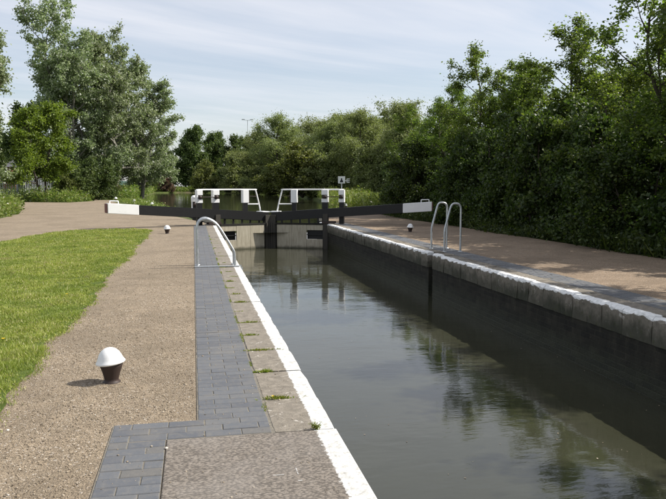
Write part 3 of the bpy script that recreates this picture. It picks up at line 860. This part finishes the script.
def at_px(x, zc):
    """world X,Y for an image column at a depth along the camera axis"""
    X = (x - 193) * zc / 714.0
    return X, (zc - 0.1953 * X) / 0.9807

# ---- right side: alders along the towpath and the shrubs under them
alder = [grow_tree('alder', 11 + k, 8.0, 2.75, 0.13, 0.08, 34, 6, 3, 40000, 0.088, 0.064, 0.17, (10, 68), 0.05, mt, 'bark', st, 0.22, 0.12) for k, (st, mt) in enumerate(((1, 'lf_alder'), (2, 'lf_hazel'), (3, 'lf_alder'), (2, 'lf_alder')))]
pr = random.Random(77)
# image column, depth, top row in the photograph
def htop(row, zc): return 1.55 + (186 - row) * zc / 700.0
spec_alder = [
    (674, 18.0, -12, 2, 'tallest leafy tree at the right edge of the picture, cut by the frame'),
    (640, 20.5, 58, 2, 'shorter dark alder left of the tallest tree at the right edge'),
    (602, 24.5, 68, 1, 'alder with a rounded dark crown between two spiky ones on the right'),
    (556, 25.5, 42, 3, 'alder with a tall pointed leading shoot, highest in the middle of the right hedge'),
    (524, 28.5, 78, 0, 'alder with a low ragged crown left of the tallest pointed one'),
    (490, 30.5, 56, 1, 'alder with two thin spiky tops standing out against the sky'),
    (458, 35.0, 98, 2, 'bushy dark alder behind the right ladder hoops'),
    (430, 40.0, 92, 3, 'narrow alder with one spike at the left end of the right hedge'),
    (418, 45.0, 112, 1, 'low alder where the right hedge meets the willows'),
]
for x, zc, row, v, lab in spec_alder:
    X, Y = at_px(x, zc)
    h = htop(row, zc)
    w = pr.uniform(0.98, 1.16) * (h / 8) ** 0.5
    plant_tree('alder_tree', alder[v], (X, Y, -0.05), pr.uniform(0, 6.28), (w, w, h / 8.0), lab, 'tree', 'alders behind the right towpath')
for k, (X, Y, h) in enumerate([(12.8, 12.5, 8.2), (13.0, 8.2, 7.4), (12.6, 3.8, 8.0)]):  # unseen trees beyond the frame, added for their shadow and reflection
    plant_tree('alder_tree', alder[(k + 1) % 4], (X, Y, -0.05), 1.3 * k, (1.05, 1.05, h / 8), ['alder just outside the right frame whose reflection lies in the lock', 'alder beside the camera beyond the right frame', 'alder behind the camera on the towpath side'][k], 'tree', 'alders behind the right towpath')

shrub = [grow_tree('shrub', 31 + k, 3.0, 1.7, 0.05, 0.04, 22, 4, 3, 19000, 0.095, 0.066, 0.14, (-5, 60), 0.1, 'lf_shrub', 'bark', 4, 0.30, 0.1, sides=5) for k in range(3)]
sh = []
y = 5.0
while y < 39:
    sh.append((11.35 + 0.35 * math.sin(y * 0.7) + pr.uniform(-.2, .3), y, pr.uniform(0.85, 1.2))); y += pr.uniform(1.5, 2.1)
for k, (X, Y, s) in enumerate(sh):
    plant_tree('hedge_shrub', shrub[k % 3], (X, Y, -0.05), pr.uniform(0, 6.28), (s, s, s * pr.uniform(.85, 1.15)), None, 'shrub', 'dark shrubs along the towpath edge', ('stems', 'foliage'))["label"] = 'dark leafy shrub in the shaded hedge along the right towpath'
for k, Y in enumerate(np.arange(6, 41, 3.4)):
    X = 14.6 + pr.uniform(-.5, .6); s = pr.uniform(1.3, 1.65)
    plant_tree('hedge_shrub', shrub[(k + 1) % 3], (X, float(Y), -0.05), pr.uniform(0, 6.28), (s, s, s), 'taller shrub filling the back of the right hedge between the alders', 'shrub', 'shrubs at the back of the right hedge', ('stems', 'foliage'))

# ---- willows on the far right bank
willow = [grow_tree('willow', 51 + k, 12.0, 5.6, 0.3, 0.06, 34, 6, 4, 60000, 0.27, 0.105, 0.58, (10, 70), 0.35, 'lf_willow', 'bark', 3, 0.38, 0.12, 0.35) for k in range(3)]
spec_willow = [
    (258, 175, 139, 0, 0.9, 'small pale willow farthest along the right bank'),
    (290, 145, 117, 1, 1.0, 'feathery grey green willow standing highest above the handrails'),
    (318, 128, 122, 2, 1.05, 'broad grey green willow right of the feathery one'),
    (346, 112, 118, 0, 1.0, 'willow behind the small white sign'),
    (374, 98, 113, 1, 0.95, 'dense willow right of the white sign'),
    (404, 84, 108, 2, 0.95, 'willow nearest the dark alders'),
    (304, 155, 124, 2, 1.1, 'willow crown between the feathery one and the broad one'),
    (332, 135, 121, 0, 1.1, 'willow crown just left of the white sign'),
    (360, 118, 117, 2, 1.1, 'willow crown above and right of the white sign'),
    (389, 104, 112, 0, 1.1, 'willow crown left of the one nearest the alders'),
    (276, 160, 131, 1, 1.1, 'willow crown left of the feathery one'),
    (244, 190, 150, 2, 1.1, 'low pale willow at the foot of the lamp mast'),
]
for x, zc, row, v, w, lab in spec_willow:
    X, Y = at_px(x, zc); h = htop(row + 5, zc)
    plant_tree('willow_tree', willow[v], (X, Y, -0.05), pr.uniform(0, 6.28), (1.2 * w * h / 12, 1.2 * w * h / 12, h / 12), lab, 'tree', 'willows on the far right bank')
# ---- dark trees at the end of the water
far = [grow_tree('far_tree', 71 + k, 15.0, 5.6, 0.35, 0.08, 30, 5, 4, 34000, 0.44, 0.32, 0.66, (5, 65), 0.05, 'lf_far', 'bark', 2, 0.42, 0.1) for k in range(3)]
spec_far = [
    (150, 215, 158, 1, 'dark far tree at the left end of the water, half hidden by poplars'),
    (168, 225, 146, 0, 'dark far tree just right of the poplar edge'),
    (188, 205, 131, 1, 'tallest dark rounded tree at the head of the canal'),
    (210, 222, 138, 2, 'dark tree behind the olive bush at the canal head'),
    (229, 214, 141, 0, 'dark tree left of the tall lamp mast'),
    (250, 228, 141, 1, 'dark far tree at the foot of the lamp mast'),
    (275, 250, 146, 2, 'far tree half hidden behind the pale willows'),
]
for x, zc, row, v, lab in spec_far:
    X, Y = at_px(x, zc); h = htop(row, zc)
    plant_tree('broadleaf_tree', far[v], (X, Y, -0.05), pr.uniform(0, 6.28), (h / 15 * .95, h / 15 * .95, h / 15), lab, 'tree', 'trees at the head of the canal')
def olive(seed, mat): return grow_tree('bush', seed, 5.0, 3.0, 0.12, 0.05, 20, 4, 3, 17000, 0.22, 0.16, 0.30, (0, 60), 0.15, mat, 'bark', 4, 0.35, 0.08, sides=5)
olv = olive(91, 'lf_olive'); redb = olive(92, 'lf_red'); drk = olive(93, 'lf_far'); wil = olive(94, 'lf_willow')
for x, zc, row, data, w, lab in [
    (206, 190, 163, olv, 1.0, 'rounded olive green bush at the water edge at the canal head'),
    (167, 195, 175, redb, 1.0, 'small reddish brown bush at the left end of the water'),
    (240, 185, 158, wil, 1.1, 'pale bush with whitish leaves right of the olive bush'),
    (225, 188, 170, drk, 1.2, 'low dark bush between olive and pale bushes'),
    (262, 160, 164, drk, 1.1, 'dark low bush on the right bank behind the left handrail'),
    (302, 104, 149, olv, 1.35, 'spreading olive bush on the right bank behind right handrail'),
    (282, 140, 160, olv, 1.3, 'shady bush on the right bank between the two handrails'),
    (330, 100, 158, wil, 1.1, 'grey green bush left of the white sign'),
    (372, 84, 152, wil, 1.0, 'grey green bush right of the white sign'),
    (404, 64, 158, drk, 0.9, 'dark bush above the white end of the right beam'),
]:
    X, Y = at_px(x, zc); h = htop(row, zc)
    plant_tree('bank_bush', data, (X, Y, -0.1), pr.uniform(0, 6.28), (h / 5 * w, h / 5 * w, h / 5), lab, 'bush', 'bushes on the upper banks', ('stems', 'foliage'))

# ---- left side: white poplars and the trees by the fence
popA = grow_tree('poplar', 101, 20.0, 6.0, 0.38, 0.14, 46, 5, 4, 52000, 0.25, 0.175, 0.34, (8, 60), 0.0, 'lf_poplar', 'bark_pale', 3, 0.58, 0.14)
popB = grow_tree('poplar', 104, 17.5, 5.6, 0.36, 0.14, 42, 5, 4, 46000, 0.25, 0.175, 0.34, (5, 58), 0.02, 'lf_poplar', 'bark_pale', 3, 0.52, 0.12)
X, Y = at_px(78, 84); h = htop(18, 84)
plant_tree('poplar_tree', popA, (X, Y, -0.05), 0.6, (1.04, 1.04, h / 20), 'tall silvery poplar, highest tree on the left', 'tree', 'silvery poplars')
X, Y = at_px(112, 88); h = htop(38, 88)
plant_tree('poplar_tree', popB, (X, Y, -0.05), 2.2, (1.1, 1.1, h / 17.5), 'tall silvery poplar just right of the tallest one', 'tree', 'silvery poplars')
X, Y = at_px(142, 94); h = htop(72, 94)
plant_tree('poplar_tree', popB, (X, Y, -0.05), 4.6, (0.98, 0.98, h / 17.5), 'lower silvery poplar whose crown hangs at the canal side', 'tree', 'silvery poplars')
X, Y = at_px(-44, 46); h = htop(28, 46)
plant_tree('poplar_tree', popB, (X, Y, -0.05), 1.2, (0.72, 0.72, h / 17.5), 'poplar at the left frame with only its branch tips in view', 'tree', 'silvery poplars')
brt = grow_tree('green_tree', 121, 8.0, 3.0, 0.16, 0.20, 28, 5, 4, 24000, 0.20, 0.13, 0.26, (5, 60), 0.1, 'lf_bright', 'bark', 2, 0.40, 0.08)
X, Y = at_px(46, 70); h = htop(108, 70)
plant_tree('green_tree', brt, (X, Y, -0.05), 0.3, (1.2, 1.2, h / 8), 'small fresh green tree in front of the tall poplar', 'tree')
for x, zc, row, sc, lab in [(2, 112, 105, 0.75, 'dark tree far behind the grey fence at the left frame'), (30, 92, 112, 0.7, 'dark tree behind the fresh green one'), (100, 108, 128, 0.7, 'shady tree behind the poplar trunks'), (146, 130, 140, 0.75, 'dark tree on the left bank under the poplar edge')]:
    X, Y = at_px(x, zc); h = htop(row, zc)
    plant_tree('shade_tree', far[(x // 7) % 3], (X, Y, -0.05), x * 1.0, (h / 15 * .85, h / 15 * .85, h / 15), lab, 'tree')
for x, zc, row, data, w, lab in [
    (66, 74, 172, olv, 0.9, 'leafy bush at the fence under the green tree'), (84, 76, 168, drk, 1.2, 'dark ivy covered bush under the poplars'),
    (100, 80, 160, drk, 0.9, 'tall dark bush beside the narrow path'), (108, 84, 172, olv, 0.8, 'bright bush at the end of the green fence')]:
    X, Y = at_px(x, zc); h = htop(row, zc)
    plant_tree('path_bush', data, (X, Y, -0.1), x * 1.3, (h / 5 * w, h / 5 * w, h / 5), lab, 'bush', 'bushes by the track', ('stems', 'foliage'))

# ------------------------------------------------------------------ weeds, tall grass and lawn
def in_poly(P, poly):
    x, y = P[:, 0], P[:, 1]; c = np.zeros(len(P), bool)
    for (x0, y0), (x1, y1) in zip(poly, poly[1:] + poly[:1]):
        m = ((y0 > y) != (y1 > y)) & (x < (x1 - x0) * (y - y0) / (y1 - y0 + 1e-12) + x0)
        c ^= m
    return c
def scatter(r, poly, n):
    a = np.array(poly); lo, hi = a.min(0), a.max(0); out = []
    tot = 0
    while tot < n:
        P = lo + (hi - lo) * r.random((n * 2, 2)); P = P[in_poly(P, poly)]; out.append(P); tot += len(P)
    return np.concatenate(out)[:n]
def clump_noise(P, s, seed):
    r = np.random.default_rng(seed); v = np.zeros(len(P))
    for k in range(6):
        d = r.normal(size=2); f = s * (0.6 + 1.6 * r.random()); v += np.sin((P @ d) * f + r.random() * 6.28)
    return v / 6 ** .5
def weeds(name, poly, n, h, label, cat, seed, leaf=0.14, blade=0.5, z0=-0.06, mat='lf_weed', w=0.022):
    r = np.random.default_rng(seed)
    P2 = scatter(r, poly, n)
    hh = h * np.clip(0.72 + 0.28 * clump_noise(P2, 0.9, seed), 0.25, 1.5) * r.uniform(0.55, 1.15, n)
    nb = int(n * blade)
    # grass blades and stalks
    B = np.c_[P2[:nb], np.full(nb, z0)]
    D = np.c_[r.normal(0, .22, (nb, 2)), np.ones(nb)]; D /= np.linalg.norm(D, axis=1, keepdims=True)
    V1, F1 = leaf_quads(r, B, D, hh[:nb] * 1.1, np.full(nb, w) * r.uniform(.6, 1.6, nb), 0.1)
    # leaves at all heights
    k = 3
    Q = np.repeat(P2[nb:], k, axis=0); hq = np.repeat(hh[nb:], k)
    Q3 = np.c_[Q + r.normal(0, leaf * .9, Q.shape), z0 + hq * r.random(len(Q)) ** 0.7]
    D2 = rnd_dirs(r, len(Q)); D2[:, 2] = D2[:, 2] * .5 + .15
    D2 /= np.linalg.norm(D2, axis=1, keepdims=True)
    V2, F2 = leaf_quads(r, Q3, D2, leaf * r.uniform(.5, 1.4, len(Q)), leaf * .55 * r.uniform(.6, 1.3, len(Q)))
    me = np_mesh(name, np.concatenate([V1, V2]), np.concatenate([F1, F2 + len(V1)]), M[mat])
    o = link(name, me); tag(o, label, cat, kind='stuff'); return o
weeds('weeds', [(-8.7, 28), (-9.0, 33), (-9.7, 42), (-11.3, 50), (-17, 60), (-22, 66), (-26, 60), (-18, 46), (-14, 36), (-12.5, 28)], 26000, 1.25, 'tall nettles and weeds bordering the track at the left', 'weeds', 201, 0.17, 0.35)
weeds('weeds', [(-22, 71), (-17, 74), (-11.6, 71), (-10.6, 77), (-12.4, 92), (-14, 108), (-20, 108), (-30, 80)], 22000, 1.5, 'weeds under the left trees beyond the track', 'weeds', 202, 0.24, 0.35)
weeds('tall_grass', [(-1.0, 37), (-3.3, 54), (-5.6, 64.5), (-8.0, 77), (-10.4, 94), (-11.8, 112), (-8.6, 112), (-8.0, 100), (-6.3, 77), (-3.8, 62), (-2.2, 52), (-0.7, 39)], 9000, 0.55, 'grass on the left bank above the lock', 'grass', 203, 0.12, 0.6)
weeds('tall_grass', [(-7.2, 80), (-9.6, 94), (-11.4, 118), (-12, 190), (-10.2, 190), (-9.2, 150), (-7.8, 105), (-6.2, 79)], 16000, 1.7, 'tall bank vegetation along the left water edge', 'grass', 204, 0.3, 0.5, w=0.05)
weeds('tall_grass', [(6.6, 35), (10.2, 46.6), (10.6, 40), (12.5, 40), (16, 52), (22, 75), (25, 100), (20, 120), (16.6, 93), (12.4, 62), (9.7, 47.5), (8.2, 41)], 30000, 1.2, 'sunny tall grass on the right bank above the lock', 'grass', 205, 0.2, 0.6, w=0.035)
weeds('tall_grass', [(20, 120), (25, 100), (34, 190), (24, 190), (19.6, 135)], 9000, 2.0, 'reeds along the far right water edge', 'reeds', 206, 0.4, 0.6, w=0.08)
weeds('tall_grass', [(-12, 196), (-4, 202), (6, 205), (16, 201), (24, 188), (30, 196), (18, 212), (-14, 212)], 9000, 1.8, 'vegetation at the head of the canal', 'grass', 207, 0.45, 0.5, w=0.09)
weeds('weeds', [(9.85, 6), (9.7, 9), (10.0, 12), (9.75, 15), (10.1, 18), (9.8, 22), (10.15, 26), (9.9, 31), (10.3, 40), (11.2, 40), (11.0, 30), (10.9, 20), (10.7, 6)], 24000, 0.55, 'low weeds along the foot of the right hedge', 'weeds', 208, 0.10, 0.4, mat='lf_shrub')

# lawn
rl = np.random.default_rng(301)
edge = []
lawn_right = [(-1.20 - 0.014 * min(y, 12) - 0.035 * math.sin(1.1 * y) - 0.02 * math.sin(3.7 * y) + pr.gauss(0, .02), y) for y in np.arange(-2, 25.6, 0.22)]
lawn_poly = lawn_right + [(-1.75, 26.0), (-2.4, 26.25), (-3.3, 26.2), (-4.0, 25.8), (-4.6, 24.6), (-5.05, 22.6), (-5.25, 19.5), (-5.5, 15), (-5.6, 8), (-5.6, -2)]
lawn_poly = [(float(a), float(b)) for a, b in lawn_poly]
sheet('lawn', [(a - 0.07 if b < 25.7 and a > -2 else a, b) for a, b in lawn_poly], -0.002, M['lawn'])
NB = 330000
P2 = scatter(rl, lawn_poly, NB * 3)
d = np.hypot(P2[:, 0], P2[:, 1] - 0.0)
front = (P2[:, 1] > 2.0) & (P2[:, 0] > -0.19 * P2[:, 1] * 1.9 - 0.9)
keep = front & (rl.random(len(P2)) < np.clip((7.0 / np.maximum(d, 3.0)) ** 1.1, 0.12, 1.0))
P2 = P2[keep][:NB]
d = np.hypot(P2[:, 0], P2[:, 1])
# ragged edge: a few blades wander out on to the gravel
P2 += rl.normal(0, .02, P2.shape)
out_ = rl.random(len(P2)) < 0.06
P2[out_] += np.abs(rl.normal(0, .11, (int(out_.sum()), 1))) * np.array([[1.0, 0.1]])
cn = clump_noise(P2, 2.2, 302); cn2 = clump_noise(P2, 7.0, 303)
hh = (0.026 + 0.010 * cn + 0.010 * cn2) * rl.uniform(.55, 1.35, len(P2))
hh = np.clip(hh, 0.010, 0.075)
wd = np.clip(0.0035 * (d / 5.0) ** 0.75, 0.003, 0.012)
D = np.c_[rl.normal(0, .55, (len(P2), 2)), np.ones(len(P2))]; D /= np.linalg.norm(D, axis=1, keepdims=True)
bare = (cn2 + 0.7 * clump_noise(P2, 1.7, 304)) < -1.25
hh[bare] *= 0.3
er = np.interp(P2[:, 1], [q[1] for q in lawn_right], [q[0] for q in lawn_right]) - P2[:, 0]     # distance in from the trodden edge
er = er + 0.07 * clump_noise(P2, 5.0, 306) + 0.05 * clump_noise(P2, 12.0, 307)
thin = rl.random(len(P2)) < np.clip(0.15 + er / 0.30, 0.05, 1.0)
hh = hh * np.clip(0.5 + er / 0.5, 0.45, 1.0)
P2, D, hh, wd = P2[thin], D[thin], hh[thin], wd[thin]
V, F = leaf_quads(rl, np.c_[P2, np.full(len(P2), -0.008)], D, hh * 1.35 + 0.008, wd * 1.5, 0.1)
o = link('lawn_grass', np_mesh('lawn_grass', V, F, M['grass'])); tag(o, 'short mown grass of the lawn left of the gravel', 'grass', kind='stuff')

# tufts in the joints of the left coping
def tuft(loc, n, h, spread, label, seed, mat='tuft'):
    r = np.random.default_rng(seed)
    P = np.c_[r.normal(0, spread[0], n), r.normal(0, spread[1], n), np.full(n, -.004)]
    D = np.c_[P[:, :2] / (max(spread) * 1.5) * .7 + r.normal(0, .45, (n, 2)), np.ones(n) * .8]; D /= np.linalg.norm(D, axis=1, keepdims=True)
    V, F = leaf_quads(r, P, D, h * r.uniform(.4, 1.3, n), 0.006 * r.uniform(.6, 1.8, n), .1)
    o = link('grass_tuft', np_mesh('grass_tuft', V, F, M[mat]), None, loc)
    tag(o, label, 'grass tuft', 'tufts growing in the left coping joints')
ords = ['nearest', 'second', 'third', 'fourth', 'fifth', 'sixth', 'seventh', 'eighth', 'ninth', 'tenth']
for k, (jy, x, n, sx) in enumerate([(5.0, 0.58, 150, .045), (5.76, 0.57, 120, .03), (6.53, 0.60, 170, .07), (7.22, 0.56, 110, .035), (7.92, 0.62, 90, .05), (9.36, 0.60, 110, .04), (10.1, 0.57, 70, .03), (11.4, 0.56, 70, .03)]):
    by = min(joints_left, key=lambda q: abs(q - jy))
    tuft((x, by, 0.0), n, 0.028, (sx, .012), '%s low grass tuft along the stone joints of the left coping' % ords[k], 400 + k)
# leafy weed on the white edge
r = np.random.default_rng(450)
g = tag(empty('weed_plant', (0.745, 4.30, 0.0)), 'small flowering weed rooted on the white edge nearest the camera', 'weed')
m_ = MB(); LP = []; LD = []
for k in range(16):
    a = k * GOLD; l = r.uniform(.02, .05)
    e = Vector((math.cos(a) * l, math.sin(a) * l * .6, r.uniform(.018, .045)))
    m_.tube([(0, 0, -.002), e * .5 + Vector((0, 0, .006)), e], .0015, 4, False)
    for q in range(9): LP.append(e * r.uniform(.3, 1.0) + Vector(r.normal(0, .006, 3))); LD.append(Vector(r.normal(0, 1, 3)))
m_.build('stems', M['lf_weed'], g)
LP = np.array([list(v) for v in LP]); LD = np.array([list(v.normalized()) for v in LD])
V, F = leaf_quads(r, LP, LD, r.uniform(.008, .018, len(LP)), r.uniform(.005, .009, len(LP)))
link('leaves', np_mesh('weed_leaves', V, F, M['tuft']), g)
# dandelions
for k, (x, y, lab) in enumerate([(-1.86, 7.3, 'dandelion flower in the lawn nearest the gravel edge'), (-2.30, 8.1, 'dandelion flower left of the nearest one'), (-1.75, 10.2, 'dandelion farther back near the lawn edge'), (0.545, 4.98, 'tiny yellow flower in a joint of the left coping')]):
    g = tag(empty('dandelion', (x, y, 0.0)), lab, 'flower', 'dandelions')
    hgt = 0.05 if k < 3 else 0.02
    m_ = MB(); m_.tube([(0, 0, 0), (.004, .002, hgt)], .002, 5, False); m_.build('stem', M['tuft'], g)
    m_ = MB()
    sz = .02 if k < 3 else .011
    for q in range(18):
        a = q * GOLD; rr = sz * (0.3 + .7 * (q / 18) ** .5)
        c, s_ = math.cos(a), math.sin(a)
        m_.add([(.004, .002, hgt), (rr * c - .004 * s_, rr * s_ + .004 * c, hgt + .006), (rr * c + .004 * s_, rr * s_ - .004 * c, hgt + .006)], [(0, 1, 2)])
    m_.build('petals', M['yellow'], g)

# ------------------------------------------------------------------ fences, sign, mast, buildings
def fence(name, pts, h, pitch, pw, mat, label, pale=True):
    g = tag(empty(name, (pts[0][0], pts[0][1], 0)), label, 'fence')
    o = Vector((pts[0][0], pts[0][1], 0)); pales = 0
    for (xa, ya), (xb, yb) in zip(pts[:-1], pts[1:]):
        a = Vector((xa, ya, 0)) - o; b = Vector((xb, yb, 0)) - o; L = (b - a).length; d = (b - a) / L; nrm = Vector((-d.y, d.x, 0))
        def bar(t, w, z0, z1, th, nm):
            c = a + d * t
            q = [c - d * w / 2 - nrm * th / 2, c + d * w / 2 - nrm * th / 2, c + d * w / 2 + nrm * th / 2, c - d * w / 2 + nrm * th / 2]
            m_ = MB(); m_.hexa([(p.x, p.y, z0) for p in q] + [(p.x, p.y, z1) for p in q]); m_.build(nm, mat, g)
        for z in (0.35, h - 0.3): bar(L / 2, L, z, z + 0.05, 0.03, 'rail')
        n = int(L / pitch)
        for i in range(n): bar((i + .5) * L / n, pw, -0.05, h * (1 + .02 * ((i * 7) % 3)), 0.02, 'pale')
        m = max(1, int(L / 2.75))
        for i in range(m + 1): bar(i * L / m, 0.09, -0.1, h + .02, 0.1, 'post')
A = [at_px(x, z) for x, z in ((-8, 68), (18, 72), (62, 80))]
fence('railing_fence', A, 2.6, 0.30, 0.07, M['fence_grey'], 'grey upright railing fence behind the weeds at the left')
A = [at_px(x, z) for x, z in ((108, 100), (129, 118))]
fence('palisade_fence', A, 2.3, 0.20, 0.13, M['fence_green'], 'green palisade fence beside the narrow path under the poplars')

X, Y = at_px(341, 50)
g = tag(empty('information_sign', (X, Y, -0.05), -0.15), 'small square white sign with black mark on a post in the right bank grass', 'sign')
m_ = MB(); m_.tube([(0, 0.02, 0), (0, 0.02, 2.0)], .035, 8); m_.build('post', M['fence_grey'], g)
m_ = MB(); m_.box(-.25, .25, -.015, .015, 1.78, 2.28, .008); m_.build('board', M['sign'], g)
m_ = MB()
for pts in ([(-.12, 1.86), (.12, 1.86), (.09, 2.0), (-.09, 2.0)], [(-.06, 2.0), (.06, 2.0), (.04, 2.15), (-.04, 2.15)]):
    m_.add([(x, -.019, z) for x, z in pts] , [(0, 1, 2, 3)])
m_.build('symbol', M['sign_ink'], g)
m_ = MB()
for z in (1.86, 1.98, 2.10): m_.box(.38, .58, -.01, .01, z - .025, z + .025)
m_.box(.36, .41, -.01, .01, 1.835, 2.125); m_.box(.24, .37, .016, .022, 1.96, 2.0); m_.build('side_plate', M['sign'], g)

X, Y = at_px(248, 300)
g = tag(empty('lamp_mast', (X, Y, -0.05)), 'thin far lamp mast rising above the trees', 'mast')
hm = htop(121, 300)
m_ = MB(); m_.tube([(0, 0, 0), (0, 0, hm)], [.2, .09], 8); m_.build('pole', M['fence_grey'], g)
for s in (-1, 1):
    m_ = MB(); m_.tube([(0, 0, hm - .2), (s * 1.6, 0, hm + .1)], .1, 6); m_.box(min(s * 1.2, s * 2.4), max(s * 1.2, s * 2.4), -.3, .3, hm, hm + .35); m_.build('lamp_arm', M['fence_grey'], g)

def house(name, x, zc, w, dpt, h, rh, wall, label, win):
    X, Y = at_px(x, zc)
    g = tag(empty(name, (X, Y, -0.05), 0.1), label, 'building')
    m_ = MB(); m_.box(-w / 2, w / 2, 0, dpt, 0, h); m_.build('wall', wall, g)
    m_ = MB(); e = .4
    m_.add([(-w / 2 - e, -e, h), (w / 2 + e, -e, h), (w / 2 + e, dpt + e, h), (-w / 2 - e, dpt + e, h), (-w / 2 - e, dpt / 2, h + rh), (w / 2 + e, dpt / 2, h + rh)], [(0, 1, 5, 4), (2, 3, 4, 5), (1, 2, 5), (3, 0, 4), (3, 2, 1, 0)])
    m_.build('roof', M['slate'], g)
    for (wx, wz) in win:
        m_ = MB(); m_.box(wx - .6, wx + .6, -.05, .1, wz, wz + 1.3); f = m_.build('window', M['white'], g)
        m_ = MB(); m_.box(wx - .5, wx + .5, -.07, -.052, wz + .1, wz + 1.2); m_.build('pane', M['glass'], f)
house('shed', 34, 118, 9, 6, 3.2, 0.8, M['render'], 'low pale building glimpsed behind the fence and trees', [(-2.5, 1.3), (0.5, 1.3), (3, 1.3)])
house('brick_house', -14, 110, 8, 7, 4.6, 1.6, M['redbrick'], 'red brick building behind the fence at the left frame', [(-2, 1), (2, 1), (2.6, 3)])

# ------------------------------------------------------------------ loose stones, moss in the joints
rs = np.random.default_rng(501)
oct_v = np.array([(1, 0, 0), (-1, 0, 0), (0, 1, 0), (0, -1, 0), (0, 0, 1), (0, 0, -1)], dtype=np.float32)
oct_f = np.array([(0, 2, 4), (2, 1, 4), (1, 3, 4), (3, 0, 4), (2, 0, 5), (1, 2, 5), (3, 1, 5), (0, 3, 5)])
def pebbles(name, poly, n, size, z, mat, label, fade=False):
    P = scatter(rs, poly, n)
    if fade: P = P[rs.random(n) > np.clip((P[:, 1] - 11) / 12, 0, 1)]; n = len(P)
    c = np.c_[P, np.full(n, z)]
    sz = size * rs.lognormal(0, .38, (n, 1, 1)) * rs.uniform(.6, 1.2, (n, 1, 3)); sz[:, :, 2] *= .6
    a = rs.uniform(0, 6.28, n); ca_, sa_ = np.cos(a), np.sin(a)
    v = oct_v[None] * sz + rs.normal(0, size * .12, (n, 6, 3))
    x = v[:, :, 0] * ca_[:, None] - v[:, :, 1] * sa_[:, None]; y_ = v[:, :, 0] * sa_[:, None] + v[:, :, 1] * ca_[:, None]
    v = np.stack([x, y_, v[:, :, 2]], -1) + c[:, None]
    f = (oct_f[None] + (np.arange(n) * 6)[:, None, None]).reshape(-1, 3)
    tag(link(name, np_mesh(name, v.reshape(-1, 3), f, mat)), label, 'gravel', kind='stuff')
def mat_pebble():
    t = NT("loose_pebble")
    c = t.ramp(t.island(), [(0.0, (0.09, 0.07, 0.05)), (0.3, (0.21, 0.165, 0.115)), (0.7, (0.32, 0.26, 0.185)), (0.95, (0.42, 0.36, 0.28)), (1.0, (0.58, 0.54, 0.48))])
    return t.set(c, 0.85)
M['pebble'] = mat_pebble()
pebbles('loose_gravel', [(-1.5, 2.6), (-0.56, 2.6), (-0.56, 4.7), (-0.02, 4.75), (-0.02, 9), (-1.5, 9)], 15000, 0.0042, -0.008, M['pebble'], 'loose grit lying on the gravel strip around the near bollard')
pebbles('loose_gravel', [(-1.5, 9), (-0.02, 9), (-0.02, 24), (-1.6, 24)], 9500, 0.005, -0.008, M['pebble'], 'loose grit farther along the gravel strip beside the lawn', True)
pebbles('loose_gravel', [(-0.53, 2.6), (0.72, 2.6), (0.70, 9), (0.0, 9), (0.0, 4.6), (-0.53, 4.6)], 500, 0.0040, 0.001, M['pebble'], 'scattered grit on the bricks and concrete slab')
# moss and fine grass along the joint between bricks and coping, and along the stone joints
n = 9000
yy = rs.uniform(4.3, 24, n); xx = 0.468 + rs.normal(0, .010, n)
gate_ = clump_noise(np.c_[xx * 0, yy], 3.1, 77) + 0.5 * clump_noise(np.c_[xx * 0, yy], 11.0, 78)
k_ = gate_ > 0.55
JP = [np.c_[xx[k_], yy[k_]]]
for jy in joints_left:
    if jy > 22 or rs.random() < 0.25: continue
    m = int(rs.integers(30, 260)); x0 = rs.uniform(.49, .68); w_ = rs.uniform(.015, .07)
    JP.append(np.c_[np.clip(rs.normal(x0, w_, m), .475, .80), jy + rs.normal(0, .006, m)])
JP = np.concatenate(JP); n = len(JP)
D = np.c_[rs.normal(0, .6, (n, 2)), np.ones(n) * .8]; D /= np.linalg.norm(D, axis=1, keepdims=True)
V, F = leaf_quads(rs, np.c_[JP, np.full(n, -.008)], D, .008 + .014 * rs.random(n), .004 + .004 * rs.random(n), .1)
tag(link('joint_moss', np_mesh('joint_moss', V, F, M['tuft'])), 'moss and fine grass in the joints of the left coping', 'moss', kind='stuff')

# leaves and specks floating on the lock water
P = scatter(rs, [(0.95, 4), (5.3, 4), (5.3, 27.5), (0.95, 27.5)], 420)
P = P[(clump_noise(P, 0.8, 91) > 0.35) | (rs.random(len(P)) < 0.2) | (P[:, 0] > 5.0)]
n = len(P)
D = np.c_[rs.normal(0, 1, (n, 2)), rs.normal(0, .05, n)]; D /= np.linalg.norm(D, axis=1, keepdims=True)
a = rs.uniform(0.008, 0.030, n)
S_ = np.c_[-D[:, 1], D[:, 0], np.zeros(n)]
B_ = np.c_[P, np.full(n, LOWZ + 0.004)]
V = np.stack([B_, B_ + D * a[:, None] * .5 + S_ * a[:, None] * .3, B_ + D * a[:, None], B_ + D * a[:, None] * .5 - S_ * a[:, None] * .3], 1)
V[:, :, 2] = LOWZ + 0.003 + rs.random((n, 4)) * .003
tag(link('floating_leaves', np_mesh('floating_leaves', V.reshape(-1, 3), np.arange(n * 4).reshape(n, 4), M['pebble'])), 'small dead leaves and specks floating on the lock water', 'leaves', kind='stuff')
